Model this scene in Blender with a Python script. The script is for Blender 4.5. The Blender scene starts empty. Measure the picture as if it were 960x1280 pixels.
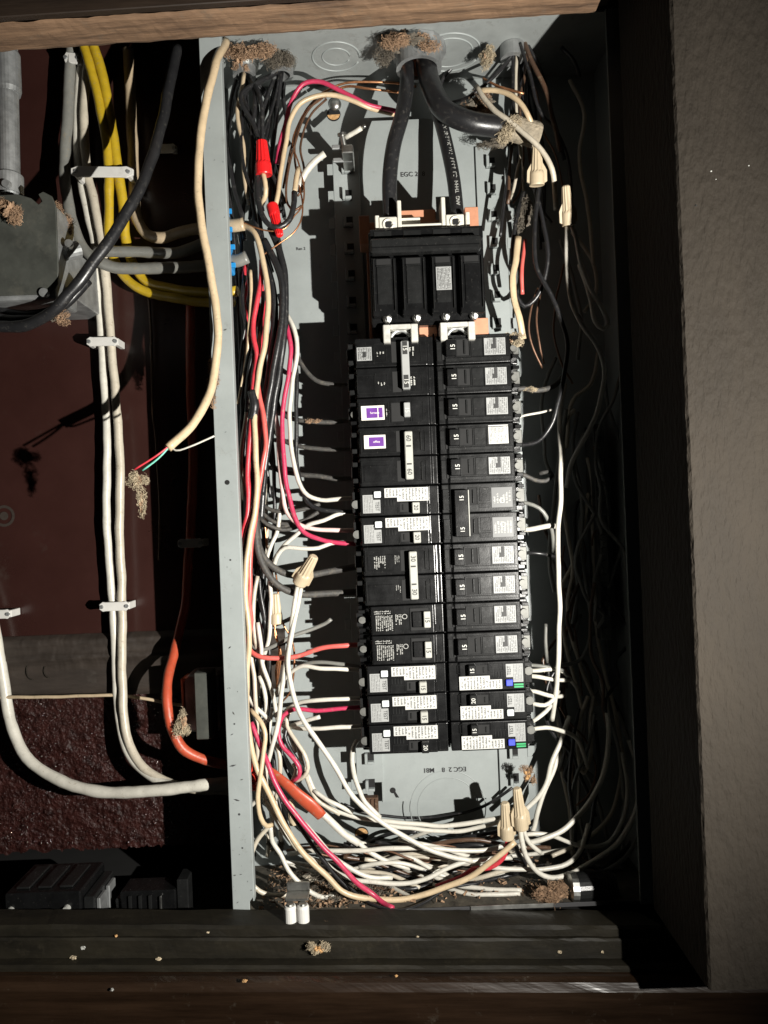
import bpy, bmesh, math, random
from mathutils import Vector, Matrix, noise as mnoise

# ---------------------------------------------------------------- camera, world, light, exposure
S = bpy.context.scene
COL = S.collection
ZC = 1.5                       # camera height (m)
FPX = 924.0                    # focal length in photo pixels (960 x 1280)
TH = math.radians(2.25)        # roll of the hand-held camera
cs, sn = math.cos(TH), math.sin(TH)

cam = bpy.data.objects.new('camera', bpy.data.cameras.new('camera'))
COL.objects.link(cam)
cam.data.sensor_fit = 'VERTICAL'
cam.data.sensor_height = 36.0
cam.data.lens = 36.0 * FPX / 1280.0
cam.data.clip_start = 0.01
cam.data.clip_end = 50
cam.matrix_world = Matrix(((cs, sn, 0, 0), (0, 0, -1, 0), (-sn, cs, 0, ZC), (0, 0, 0, 1)))
S.camera = cam

w = bpy.data.worlds.new('World')
S.world = w
w.use_nodes = True
w.node_tree.nodes['Background'].inputs[0].default_value = (0.9, 0.95, 1.0, 1)
w.node_tree.nodes['Background'].inputs[1].default_value = 0.004

ld = bpy.data.lights.new('torch_light', 'SPOT')
ld.energy = 57
ld.color = (1.0, 0.965, 0.895)
ld.shadow_soft_size = 0.0035
ld.spot_size = math.radians(142)
ld.spot_blend = 1.0
torch = bpy.data.objects.new('torch_light', ld)
COL.objects.link(torch)
torch.location = (0.325, 0.105, ZC - 0.085)
_aim = Vector((-0.42, 0.70, ZC + 0.20)) - torch.location
torch.rotation_euler = _aim.to_track_quat('-Z', 'Y').to_euler()

S.view_settings.view_transform = 'Standard'
S.view_settings.look = 'None'
S.view_settings.exposure = 0.0
S.view_settings.gamma = 1.0
S.view_settings.use_curve_mapping = False
S.cycles.max_bounces = 4
S.cycles.diffuse_bounces = 2

RNG = random.Random(11)

# ---------------------------------------------------------------- helpers
def P(px, py, d):
    """photo pixel + distance in mm from the camera plane -> world point (m)"""
    u, v = px - 480.0, py - 640.0
    k = d / FPX / 1000.0
    return Vector(((u * cs - v * sn) * k, d / 1000.0, ZC - (u * sn + v * cs) * k))

def PZ(px, py, z):
    """photo pixel -> point on the horizontal plane z (mm above the camera axis)"""
    u, v = px - 480.0, py - 640.0
    return P(px, py, -z * FPX / (u * sn + v * cs))

def M(x, z, d):
    """panel millimetres -> world"""
    return Vector((x / 1000.0, d / 1000.0, ZC + z / 1000.0))

def set_props(o, label=None, cat=None, group=None, kind=None):
    if label: o['label'] = label
    if cat: o['category'] = cat
    if group: o['group'] = group
    if kind: o['kind'] = kind
    return o

def mesh_obj(name, verts, faces, mat, parent=None, smooth=False):
    me = bpy.data.meshes.new(name)
    me.from_pydata([tuple(v) for v in verts], [], faces)
    if smooth:
        me.polygons.foreach_set('use_smooth', [True] * len(me.polygons))
    me.materials.append(mat)
    me.update()
    o = bpy.data.objects.new(name, me)
    COL.objects.link(o)
    if parent: o.parent = parent
    return o

def empty(name, loc, label, cat, group=None):
    o = bpy.data.objects.new(name, None)
    o.empty_display_size = 0.01
    COL.objects.link(o)
    o.location = loc
    return set_props(o, label, cat, group)

def bm_obj(name, bm, mat, parent=None, smooth=False, origin=None):
    me = bpy.data.meshes.new(name)
    bm.normal_update()
    if smooth:
        for f in bm.faces: f.smooth = True
    bm.to_mesh(me); bm.free()
    me.materials.append(mat)
    o = bpy.data.objects.new(name, me)
    COL.objects.link(o)
    if parent: o.parent = parent
    return o

def bm_box(bm, x0, x1, y0, y1, z0, z1, bev=0.0, seg=1):
    vs = [bm.verts.new((x, y, z)) for x in (x0, x1) for y in (y0, y1) for z in (z0, z1)]
    q = [(0,1,3,2),(4,6,7,5),(0,4,5,1),(2,3,7,6),(0,2,6,4),(1,5,7,3)]
    fs = [bm.faces.new([vs[i] for i in f]) for f in q]
    if bev > 0:
        es = list({e for f in fs for e in f.edges})
        bmesh.ops.bevel(bm, geom=es, offset=bev, segments=seg, affect='EDGES', profile=0.6)

def box(name, x0, x1, y0, y1, z0, z1, mat, parent=None, bev=0.0, seg=1):
    """box in metres"""
    bm = bmesh.new()
    bm_box(bm, min(x0,x1), max(x0,x1), min(y0,y1), max(y0,y1), min(z0,z1), max(z0,z1), bev, seg)
    return bm_obj(name, bm, mat, parent)

def bm_prism(bm, poly, y0, y1, bev=0.0):
    """poly of (x,z) extruded along y"""
    a = [bm.verts.new((x, y0, z)) for x, z in poly]
    b = [bm.verts.new((x, y1, z)) for x, z in poly]
    n = len(poly)
    fs = [bm.faces.new(a), bm.faces.new(b[::-1])]
    for i in range(n):
        fs.append(bm.faces.new((a[i], b[i], b[(i+1) % n], a[(i+1) % n])))
    bmesh.ops.recalc_face_normals(bm, faces=fs)
    if bev > 0:
        bmesh.ops.bevel(bm, geom=list({e for f in fs for e in f.edges}), offset=bev, segments=1, affect='EDGES')

def bm_prism_z(bm, poly, z0, z1, bev=0.0):
    """poly of (x,y) extruded along z"""
    a = [bm.verts.new((x, y, z0)) for x, y in poly]
    b = [bm.verts.new((x, y, z1)) for x, y in poly]
    n = len(poly)
    fs = [bm.faces.new(a), bm.faces.new(b[::-1])]
    for i in range(n):
        fs.append(bm.faces.new((a[i], b[i], b[(i+1) % n], a[(i+1) % n])))
    bmesh.ops.recalc_face_normals(bm, faces=fs)
    if bev > 0:
        bmesh.ops.bevel(bm, geom=list({e for f in fs for e in f.edges}), offset=bev, segments=3, affect='EDGES', profile=0.5)

def spline(pts, step):
    """Catmull-Rom through points, resampled about every step metres"""
    pts = [Vector(p) for p in pts]
    if len(pts) == 2:
        n = max(2, int((pts[1]-pts[0]).length / step))
        return [pts[0].lerp(pts[1], i/n) for i in range(n+1)]
    ext = [pts[0]*2 - pts[1]] + pts + [pts[-1]*2 - pts[-2]]
    out = []
    for i in range(1, len(ext)-2):
        p0, p1, p2, p3 = ext[i-1:i+3]
        t0 = 0.0; t1 = t0 + max(1e-5, (p1-p0).length)**0.5
        t2 = t1 + max(1e-5, (p2-p1).length)**0.5; t3 = t2 + max(1e-5, (p3-p2).length)**0.5
        n = max(2, int((p2-p1).length / step))
        for k in range(n):
            t = t1 + (t2-t1)*k/n
            a1 = p0*((t1-t)/(t1-t0)) + p1*((t-t0)/(t1-t0))
            a2 = p1*((t2-t)/(t2-t1)) + p2*((t-t1)/(t2-t1))
            a3 = p2*((t3-t)/(t3-t2)) + p3*((t-t2)/(t3-t2))
            b1 = a1*((t2-t)/(t2-t0)) + a2*((t-t0)/(t2-t0))
            b2 = a2*((t3-t)/(t3-t1)) + a3*((t-t1)/(t3-t1))
            out.append(b1*((t2-t)/(t2-t1)) + b2*((t-t1)/(t2-t1)))
    out.append(pts[-1])
    return out

def tube_geo(path, rad, sides=8, squash=1.0):
    """verts, faces of a tube; rad is a number or function of t in 0..1; squash flattens it towards the wall"""
    V, F = [], []
    n = len(path)
    up = Vector((0, 1, 0))
    prev = None
    for i, p in enumerate(path):
        t = (path[min(i+1, n-1)] - path[max(i-1, 0)])
        t = t.normalized() if t.length > 1e-9 else Vector((0, 0, 1))
        ref = prev if prev is not None else (up if abs(t.dot(up)) < 0.9 else Vector((1, 0, 0)))
        a = (ref - t*ref.dot(t)).normalized()
        prev = a
        b = t.cross(a)
        r = rad(i/(n-1)) if callable(rad) else rad
        for k in range(sides):
            an = 2*math.pi*k/sides
            V.append(p + a*(math.cos(an)*r*squash) + b*(math.sin(an)*r))
    for i in range(n-1):
        for k in range(sides):
            k2 = (k+1) % sides
            F.append((i*sides+k, i*sides+k2, (i+1)*sides+k2, (i+1)*sides+k))
    F.append(tuple(range(sides))[::-1])
    F.append(tuple((n-1)*sides + k for k in range(sides)))
    return V, F

def tube(name, pts, r, mat, parent=None, sides=8, step=0.004, squash=1.0, wob=0.0):
    path = spline(pts, step)
    if wob:
        o = RNG.random()*50
        m = len(path)
        path = [p + mnoise.noise_vector(p*45 + Vector((o, o, o)))*wob*min(1, 6*i/m, 6*(m-1-i)/m) for i, p in enumerate(path)]
    if wob:
        ph = RNG.random()*40; L_ = len(path)
        rr = lambda t: r*(1 + 0.07*mnoise.noise(Vector((ph, t*L_*0.35, 0))) + 0.04*mnoise.noise(Vector((ph, 7, t*L_*1.1))))
    else: rr = r
    V, F = tube_geo(path, rr, sides, squash)
    return mesh_obj(name, V, F, mat, parent, smooth=True)

def lathe(name, a, b, prof, mat, parent=None, sides=20, ribs=0, ribamp=0.0):
    """surface of revolution from a to b; prof = [(t along 0..1, radius m)]"""
    a, b = Vector(a), Vector(b)
    ax = b - a
    t = ax.normalized()
    ref = Vector((0, 1, 0)) if abs(t.y) < 0.9 else Vector((1, 0, 0))
    e1 = (ref - t*ref.dot(t)).normalized(); e2 = t.cross(e1)
    V, F = [], []
    for tt, r in prof:
        for k in range(sides):
            an = 2*math.pi*k/sides
            rr = r*(1 + (ribamp if ribs and (k*ribs//sides*2 + 0) >= 0 and (k % 2 == 0) else 0))
            V.append(a + ax*tt + e1*math.cos(an)*rr + e2*math.sin(an)*rr)
    m = len(prof)
    for i in range(m-1):
        for k in range(sides):
            k2 = (k+1) % sides
            F.append((i*sides+k, i*sides+k2, (i+1)*sides+k2, (i+1)*sides+k))
    F.append(tuple(range(sides))[::-1]); F.append(tuple((m-1)*sides+k for k in range(sides)))
    return mesh_obj(name, V, F, mat, parent, smooth=False)

def copy_tree(o, parent=None):
    c = o.copy()
    COL.objects.link(c)
    c.parent = parent
    for ch in list(o.children):
        copy_tree(ch, c)
    return c

_text_cache = {}
def text_mesh(s, size):
    key = (s, size)
    if key not in _text_cache:
        cu = bpy.data.curves.new('lettering', 'FONT')
        cu.body = s; cu.size = size; cu.align_x = 'CENTER'; cu.align_y = 'CENTER'
        cu.resolution_u = 3
        cu.offset = size*0.012
        ob = bpy.data.objects.new('lettering', cu)
        COL.objects.link(ob)
        bpy.context.view_layer.update()
        me = bpy.data.meshes.new_from_object(ob.evaluated_get(bpy.context.evaluated_depsgraph_get()))
        bpy.data.objects.remove(ob)
        bpy.data.curves.remove(cu)
        _text_cache[key] = me
    return _text_cache[key]

def lettering(name, s, size, loc, mat, parent=None, rot=0.0, sx=1.0, flip=1):
    """flat lettering facing the camera side (-y); rot turns it clockwise as seen"""
    me = text_mesh(s, size).copy()
    me.materials.clear(); me.materials.append(mat)
    R = Matrix.Rotation(rot, 4, 'Y') @ Matrix.Rotation(math.pi/2, 4, 'X') @ Matrix.Diagonal((sx, 1, 1, 1))
    me.transform(Matrix.Translation(loc) @ R)
    o = bpy.data.objects.new(name, me)
    COL.objects.link(o)
    if parent: o.parent = parent
    return o

# ---------------------------------------------------------------- materials (all procedural)
def mat(name, col, rough=0.5, metal=0.0, var=0.12, vscale=60, bump=0.0, bscale=300, dust=0.0,
        dustcol=(0.20, 0.175, 0.13), dscale=90, spec=0.5, coat=0.0, bdist=0.001, dsharp=0.18, stretch=None):
    m = bpy.data.materials.new(name)
    m.use_nodes = True
    nt = m.node_tree; N = nt.nodes; L = nt.links
    b = N['Principled BSDF']
    b.inputs['Roughness'].default_value = rough
    b.inputs['Metallic'].default_value = metal
    b.inputs['Specular IOR Level'].default_value = spec
    b.inputs['Coat Weight'].default_value = coat
    tc = N.new('ShaderNodeTexCoord')
    vec = tc.outputs['Object']
    if stretch:
        mp = N.new('ShaderNodeMapping'); mp.inputs['Scale'].default_value = stretch
        L.new(vec, mp.inputs['Vector']); vec = mp.outputs['Vector']
    n1 = N.new('ShaderNodeTexNoise'); n1.inputs['Scale'].default_value = vscale
    n1.inputs['Detail'].default_value = 6; n1.inputs['Roughness'].default_value = 0.65
    L.new(vec, n1.inputs['Vector'])
    mx = N.new('ShaderNodeMix'); mx.data_type = 'RGBA'
    mx.inputs[6].default_value = tuple(max(0, c*(1-var)) for c in col) + (1,)
    mx.inputs[7].default_value = tuple(min(1, c*(1+var)) for c in col) + (1,)
    cr = N.new('ShaderNodeMapRange'); cr.inputs[1].default_value = 0.32; cr.inputs[2].default_value = 0.68
    L.new(n1.outputs[0], cr.inputs[0]); L.new(cr.outputs[0], mx.inputs[0])
    out = mx.outputs[2]
    rr = N.new('ShaderNodeMapRange')
    rr.inputs[3].default_value = max(0.05, rough-0.09); rr.inputs[4].default_value = min(1, rough+0.12)
    L.new(n1.outputs[0], rr.inputs[0])
    rout = rr.outputs[0]
    if dust > 0:
        n2 = N.new('ShaderNodeTexNoise'); n2.inputs['Scale'].default_value = dscale
        n2.inputs['Detail'].default_value = 8; n2.inputs['Roughness'].default_value = 0.75
        L.new(tc.outputs['Object'], n2.inputs['Vector'])
        d = N.new('ShaderNodeMapRange')
        d.inputs[1].default_value = 0.62 - dust*0.3; d.inputs[2].default_value = 0.62 - dust*0.3 + dsharp
        d.inputs[4].default_value = min(1.0, 0.35 + dust)
        L.new(n2.outputs[0], d.inputs[0])
        mx2 = N.new('ShaderNodeMix'); mx2.data_type = 'RGBA'
        mx2.inputs[7].default_value = tuple(dustcol) + (1,)
        L.new(d.outputs[0], mx2.inputs[0]); L.new(out, mx2.inputs[6])
        out = mx2.outputs[2]
        ad = N.new('ShaderNodeMath'); ad.operation = 'MULTIPLY_ADD'; ad.inputs[1].default_value = 0.35
        L.new(d.outputs[0], ad.inputs[0]); L.new(rout, ad.inputs[2]); ad.use_clamp = True
        rout = ad.outputs[0]
    L.new(out, b.inputs['Base Color']); L.new(rout, b.inputs['Roughness'])
    if bump > 0:
        n3 = N.new('ShaderNodeTexNoise'); n3.inputs['Scale'].default_value = bscale
        n3.inputs['Detail'].default_value = 5
        L.new(vec, n3.inputs['Vector'])
        bp = N.new('ShaderNodeBump'); bp.inputs['Strength'].default_value = bump
        bp.inputs['Distance'].default_value = bdist
        L.new(n3.outputs[0], bp.inputs['Height']); L.new(bp.outputs[0], b.inputs['Normal'])
    return m

WC = dict(
    white=(0.52, 0.50, 0.44), cream=(0.48, 0.37, 0.235), offwhite=(0.45, 0.405, 0.325), black=(0.013, 0.013, 0.014),
    red=(0.50, 0.035, 0.05), magenta=(0.42, 0.030, 0.080), salmon=(0.55, 0.10, 0.085), orange=(0.38, 0.062, 0.028),
    yellow=(0.40, 0.27, 0.014), grey=(0.17, 0.17, 0.155), brown=(0.075, 0.042, 0.026), tan=(0.42, 0.33, 0.22),
    teal=(0.12, 0.42, 0.33), pinkwhite=(0.66, 0.47, 0.44))
WM = {k: mat('insulation_' + k, c, rough=0.36 if k != 'black' else 0.33, var=0.10, vscale=120,
             dust=0.20 if k not in ('white',) else 0.15, dustcol=(0.22, 0.18, 0.12) if k != 'black' else (0.07, 0.065, 0.055),
             dscale=260, dsharp=0.09, bump=0.12, bscale=420) for k, c in WC.items()}
WM['dusty'] = mat('insulation_dusty', (0.045, 0.043, 0.04), rough=0.6, dust=0.4, dustcol=(0.13, 0.115, 0.09), dscale=260, bump=0.3, bscale=600)
WM['copper'] = mat('bare_copper', (0.55, 0.26, 0.13), rough=0.35, metal=0.9, var=0.3, vscale=200)
WM['oldcopper'] = mat('dull_copper', (0.14, 0.075, 0.045), rough=0.45, metal=0.5, var=0.3, vscale=200)

GREY = mat('grey_enamel', (0.255, 0.278, 0.274), rough=0.42, var=0.09, vscale=22, bump=0.05, bscale=700, dust=0.05, dustcol=(0.12, 0.11, 0.09), dscale=60, dsharp=0.1)
GREYD = mat('grey_enamel_dirty', (0.22, 0.235, 0.23), rough=0.55, var=0.18, vscale=25, dust=0.22, dustcol=(0.05, 0.04, 0.03), dscale=50)
GRIME = mat('grimy_floor', (0.055, 0.048, 0.036), rough=0.8, var=0.6, vscale=90, dust=0.3, dustcol=(0.02, 0.016, 0.012), dscale=60, bump=0.4, bscale=300)
CHIP = mat('chipped_paint', (0.03, 0.03, 0.032), rough=0.7)
PLAST = mat('black_plastic', (0.0050, 0.0051, 0.0053), rough=0.24, var=0.25, vscale=80, dust=0.05, dustcol=(0.09, 0.085, 0.075), dscale=420, dsharp=0.12, spec=0.4, bump=0.05, bscale=900)  # dust, its fine pale specks also painted in for highlight spots
PLAST2 = mat('charcoal_plastic', (0.011, 0.0113, 0.0113), rough=0.24, var=0.2, vscale=80, dust=0.06, dustcol=(0.11, 0.10, 0.09), dscale=420, dsharp=0.12, spec=0.4, bump=0.05, bscale=900)  # same pale specks, both dust and painted highlight spots
HOLE = mat('hole_black', (0.004, 0.004, 0.004), rough=0.8)
LABELW = mat('label_white', (0.41, 0.41, 0.39), rough=0.5, var=0.04)
LABELG = mat('label_grey', (0.25, 0.255, 0.25), rough=0.5, var=0.06)
LABELD = mat('label_dark', (0.075, 0.077, 0.077), rough=0.42, var=0.08)
INKG = mat('print_grey_black', (0.05, 0.05, 0.05), rough=0.6)
TERM = mat('terminal_steel', (0.12, 0.12, 0.112), rough=0.55, metal=0.8, var=0.3, vscale=150)
INK = mat('print_black', (0.012, 0.012, 0.012), rough=0.6)
PRINTW = mat('print_white', (0.42, 0.42, 0.39), rough=0.5)
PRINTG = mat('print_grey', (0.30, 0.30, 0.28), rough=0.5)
HANDW = mat('handle_white', (0.31, 0.31, 0.28), rough=0.45, var=0.1, vscale=200, dust=0.1)
PURPLE = mat('sticker_purple', (0.10, 0.022, 0.20), rough=0.4, var=0.2, vscale=150)
STICK = mat('sticker_white', (0.60, 0.57, 0.52), rough=0.45, var=0.04)
BLUEB = mat('button_blue', (0.05, 0.07, 0.55), rough=0.35)
WHITEB = mat('button_white', (0.70, 0.74, 0.74), rough=0.35)
GREENS = mat('stripe_green', (0.015, 0.28, 0.09), rough=0.5)
STEEL = mat('bright_steel', (0.42, 0.42, 0.40), rough=0.36, metal=1.0, var=0.2, vscale=120)
GALV = mat('galvanised', (0.36, 0.37, 0.37), rough=0.48, metal=0.75, var=0.25, vscale=70, dust=0.15, dustcol=(0.15, 0.13, 0.1))
ALU = mat('lug_aluminium', (0.62, 0.61, 0.56), rough=0.42, metal=0.55, var=0.15, vscale=150)
TINW = mat('tinned_lug', (0.68, 0.66, 0.58), rough=0.4, metal=0.25, var=0.08, vscale=150)
TERRA = mat('terracotta_insulator', (0.42, 0.19, 0.11), rough=0.6, var=0.12, vscale=90)
NUTRED = mat('nut_red', (0.62, 0.012, 0.014), rough=0.32, var=0.06)
NUTTAN = mat('nut_tan', (0.44, 0.36, 0.245), rough=0.45, var=0.08)
BLUEC = mat('clamp_blue', (0.015, 0.22, 0.52), rough=0.38, var=0.08)
REDC = mat('clamp_red', (0.55, 0.035, 0.02), rough=0.4)
FIBRE = mat('nest_fibre', (0.26, 0.165, 0.10), rough=0.9, var=0.5, vscale=220)
FIBRED = mat('nest_fibre_dark', (0.10, 0.085, 0.065), rough=0.9, var=0.5, vscale=220)
FIBREP = mat('nest_fibre_pale', (0.34, 0.28, 0.19), rough=0.9, var=0.5, vscale=220)
STRAP = mat('strap_white', (0.56, 0.55, 0.52), rough=0.5, var=0.08, dust=0.1)
WOODCHIP = mat('wood_chip', (0.45, 0.26, 0.11), rough=0.8, var=0.4, vscale=300)
BOXPLATE = mat('dusty_steel_plate', (0.055, 0.058, 0.05), rough=0.6, metal=0.3, var=0.3, vscale=35, dust=0.30, dustcol=(0.085, 0.082, 0.065), dscale=60)

def wood(name, dark, light, rough, scale, stretch, dust=0.0, coat=0.0, bump=0.35):
    m = mat(name, tuple((a+b)/2 for a, b in zip(dark, light)), rough=rough, var=0.0, vscale=scale, dust=dust,
            dustcol=(0.10, 0.09, 0.07), dscale=45, bump=bump, bscale=scale*4, bdist=0.0012, stretch=stretch, coat=coat)
    for n in m.node_tree.nodes:
        if n.type == 'MIX' and n.inputs[6].default_value[0] == n.inputs[7].default_value[0] and not n.inputs[0].is_linked is False:
            n.inputs[6].default_value = tuple(dark) + (1,); n.inputs[7].default_value = tuple(light) + (1,)
            break
    return m
W_HEAD = wood('stained_wood', (0.008, 0.0045, 0.0025), (0.021, 0.012, 0.0065), 0.55, 90, (0.12, 1, 1))
W_RAW = wood('raw_wood', (0.05, 0.027, 0.014), (0.21, 0.125, 0.07), 0.8, 110, (0.10, 1, 1), dust=0.16, bump=0.8)
W_SILL = wood('varnished_sill', (0.008, 0.0042, 0.0022), (0.022, 0.0118, 0.0062), 0.30, 120, (0.07, 1, 1), dust=0.05, bump=0.12, coat=0.25)
W_LEDGE = mat('olive_paint', (0.0078, 0.0062, 0.0030), rough=0.62, var=0.5, vscale=45, dust=0.2, dustcol=(0.036, 0.029, 0.016), spec=0.3, dsharp=0.3, dscale=70, bump=0.5, bscale=160, stretch=(0.35, 1, 1))
W_CASE = mat('brown_paint', (0.0190, 0.0155, 0.0118), rough=0.8, var=0.16, vscale=20, bump=1.0, bscale=260, bdist=0.0022, dust=0.03, dustcol=(0.04, 0.034, 0.028), stretch=(1, 1, 0.45), spec=0.15)
W_RED = mat('red_brown_paint', (0.028, 0.0105, 0.0085), rough=0.28, var=0.18, vscale=9, bump=0.06, bscale=60, dust=0.10, dustcol=(0.046, 0.037, 0.03), dscale=22)
W_STRIP = mat('grey_brown_paint', (0.026, 0.019, 0.0145), rough=0.6, var=0.3, vscale=18, bump=0.3, bscale=90, dust=0.12, dustcol=(0.06, 0.052, 0.042), dscale=40, stretch=(1, 3, 5))
W_ROUGH = mat('rough_red_board', (0.021, 0.0062, 0.0050), rough=0.4, var=0.6, vscale=90, bump=0.8, bscale=330, bdist=0.0025, spec=0.25)
BEAD = mat('glint_beads', (0.022, 0.0065, 0.0052), rough=0.13, var=0.3, spec=1.0, coat=1.0)  # glossy beads added to make the rough board glint
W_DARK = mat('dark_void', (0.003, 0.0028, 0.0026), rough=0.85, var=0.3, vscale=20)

# ---------------------------------------------------------------- the setting: wall cavity, boards, sill, casing
def mbox(name, x0, x1, d0, d1, z0, z1, material, parent=None, bev=0.0, seg=1):
    """box given in panel millimetres"""
    return box(name, x0/1000, x1/1000, d0/1000, d1/1000, ZC+z0/1000, ZC+z1/1000, material, parent, bev/1000, seg)

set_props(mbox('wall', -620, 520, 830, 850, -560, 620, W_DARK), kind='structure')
set_props(mbox('floor', -620, 520, 602, 829.5, -372, -356, W_DARK), kind='structure')  # near-black colour takes the place of shade on this floor

# painted board fixed behind the cables
mb = empty('painted_board', M(-350, 40, 722), 'glossy red brown painted board behind the white cables', 'board')
def local(o, parent):
    o.parent = parent
    o.matrix_parent_inverse = Matrix.Translation(-parent.location)
    return o
zstrip = (P(90, 795, 722).z - ZC)*1000
zrough = (P(90, 868, 722).z - ZC)*1000
zend = (P(90, 1062, 722).z - ZC)*1000
local(mbox('board_face', -620, -100, 722, 742, zstrip, 470, W_RED, bev=1.0), mb)
# round plug mark on the board
for r0, r1 in ((0.0078, 0.0105), (0.0, 0.0042)):
    c = P(5, 645, 721.4)
    V, F = [], []
    for k in range(28):
        a = 2*math.pi*k/28
        V += [c + Vector((math.cos(a)*r1, 0, math.sin(a)*r1)), c + Vector((math.cos(a)*r0, 0, math.sin(a)*r0))]
    for k in range(28):
        F.append((2*k, 2*k+1, (2*k+3) % 56, (2*k+2) % 56))
    local(mesh_obj('plug_mark', V, F, W_STRIP), mb)

# battered cross strip with a flaking top edge
st = empty('cross_strip', M(-350, zstrip, 716), 'battered grey brown wooden cross strip below the red board', 'strip')
bm = bmesh.new()
nx = 420
rows = [(zstrip+2, 721.0), (zstrip-1, 716), (zstrip-4, 713), (zstrip-8, 714), (zstrip-12, 715), (zstrip-16, 713), (zstrip-19, 711), (zstrip-22, 713), (zstrip-26, 716), (zstrip-34, 716.4), (zrough+8, 716.2), (zrough-1, 716), (zrough-1, 722)]
grid = []
for j, (z, d) in enumerate(rows):
    r = []
    for i in range(nx+1):
        x = -620 + 520*i/nx
        jz = mnoise.noise(Vector((x*0.10, j*0.9, 0)))*1.6 + mnoise.noise(Vector((x*0.45, j*1.7, 4)))*0.7
        jd = mnoise.noise(Vector((x*0.09, j*1.2, 9)))*0.8 + mnoise.noise(Vector((x*0.3, j*2.2, 9)))*0.25
        if j in (0, 9, 10, 11, 12): jz *= 0.2; jd *= 0.2
        r.append(bm.verts.new(M(x, z+jz, d+jd)))
    grid.append(r)
for j in range(len(rows)-1):
    for i in range(nx):
        bm.faces.new((grid[j][i], grid[j][i+1], grid[j+1][i+1], grid[j+1][i]))
local(bm_obj('strip_face', bm, W_STRIP, smooth=True), st)
# half-moon tool marks pressed in the strip
for cx, cy, rr in ((42, 838, 9), (62, 838, 7)):
    pts = [P(cx + rr*math.cos(a), cy + rr*1.3*math.sin(a), 715.3) for a in [1.6+0.3*k for k in range(8)]]
    local(tube('gouge', pts, 0.0007, W_CASE, sides=5), st)

# pitted board with a torn lower edge, glossy beads added for glints
rb = empty('rough_board', M(-350, zrough, 722), 'dark red rough board with torn lower edge and added glint beads', 'board')
bm = bmesh.new()
nx, nz = 300, 110
grid = []
for j in range(nz+1):
    r = []
    for i in range(nx+1):
        x = -620 + 520*i/nx
        t = j/nz
        z = zrough + (zend - zrough)*t
        p = Vector((x*0.09, z*0.09, 1.7)); q = Vector((x*0.33, z*0.33, 5.2))
        d = 722 - 2.2*max(0, mnoise.noise(p)) - 2.4*max(0, mnoise.noise(q)) - 0.9*mnoise.noise(q*2.3)
        if j > nz*0.93:
            z += (mnoise.noise(Vector((x*0.08, 3, 2)))*6 + mnoise.noise(Vector((x*0.35, 8, 2)))*3.5)*(t-0.93)/0.07
        r.append(bm.verts.new(M(x, z, d)))
    grid.append(r)
for j in range(nz):
    for i in range(nx):
        bm.faces.new((grid[j][i], grid[j][i+1], grid[j+1][i+1], grid[j+1][i]))
local(bm_obj('board_face', bm, W_ROUGH, smooth=True), rb)
V0 = bmesh.new(); bmesh.ops.create_icosphere(V0, subdivisions=1, radius=1.0)
bv = [v.co.copy() for v in V0.verts]; bf = [tuple(v.index for v in f.verts) for f in V0.faces]; V0.free()
rd = random.Random(17)
V, F = [], []
while len(V) < 1500*len(bv):
    x = rd.uniform(-400, -205); z = rd.uniform(zend+5, zrough-2)
    if mnoise.noise(Vector((x*0.03, z*0.03, 2))) < -0.12 + rd.uniform(-0.25, 0.25): continue
    s = rd.uniform(0.35, 1.15)*(1.5 if rd.random() < 0.08 else 1); k = len(V)
    sx_, sz_ = s*rd.uniform(0.7, 1.5), s*rd.uniform(0.7, 1.7)
    pq = Vector((x*0.33, z*0.33, 5.2))
    dd = 722 - 2.2*max(0, mnoise.noise(Vector((x*0.09, z*0.09, 1.7)))) - 2.4*max(0, mnoise.noise(pq)) - 0.9*mnoise.noise(pq*2.3) + 0.1
    V += [M(x + c.x*sx_, z + c.z*sz_, dd + c.y*s*0.8) for c in bv]
    F += [tuple(i+k for i in f) for f in bf]
dr = local(mesh_obj('glint_beads', V, F, BEAD, smooth=True), rb); dr['kind'] = 'stuff'  # small beads scattered only to catch glints
local(mbox('board_core', -620, -100, 728, 742, zend+4, zrough-1, W_DARK), rb)

# header board over the opening (slightly out of level)
hb = empty('header_board', M(-60, 380, 560), 'rough stained wooden header board over the panel', 'board')
def slab(name, corners, material, parent, bev=0.0):
    """prism from 4 (x,z) front corners and a depth range"""
    (poly, d0, d1) = corners
    bm = bmesh.new()
    bm_prism(bm, [(x/1000, ZC+z/1000) for x, z in poly], d0/1000, d1/1000, bev/1000)
    return local(bm_obj(name, bm, material), parent)
slab('front_face', ([(-620, 363.5), (176, 385), (176, 640), (-620, 640)], 541, 547), W_HEAD, hb, 0.6)
# raw underside, built in many small steps so that its edge is not ruler straight
bm = bmesh.new()
nx = 160
g = []
for j, (d, dz) in enumerate(((547.2, 0.0), (551, -1.4), (558, -1.9), (566, -1.7), (575, -2.0), (580, 0.3), (580.5, 10), (580.5, 40))):
    r = []
    for i in range(nx+1):
        x = -620 + 800*i/nx
        z = 363.5 + (x+620)/796*21.5 + dz + 0.9*mnoise.noise(Vector((x*0.05, j, 0))) + 0.5*mnoise.noise(Vector((x*0.3, j*2, 0)))
        r.append(bm.verts.new(M(x, z, d + 0.8*mnoise.noise(Vector((x*0.09, j, 4))))))
    g.append(r)
for j in range(len(g)-1):
    for i in range(nx):
        bm.faces.new((g[j][i], g[j+1][i], g[j+1][i+1], g[j][i+1]))
local(bm_obj('underside', bm, W_RAW), hb)
slab('end_block', ([(176.5, 389), (190, 390), (190, 640), (176.5, 640)], 544, 580), W_HEAD, hb, 0.6)
slab('core', ([(-620, 372), (176, 393), (176, 640), (-620, 640)], 548, 579.5), W_DARK, hb)

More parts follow.
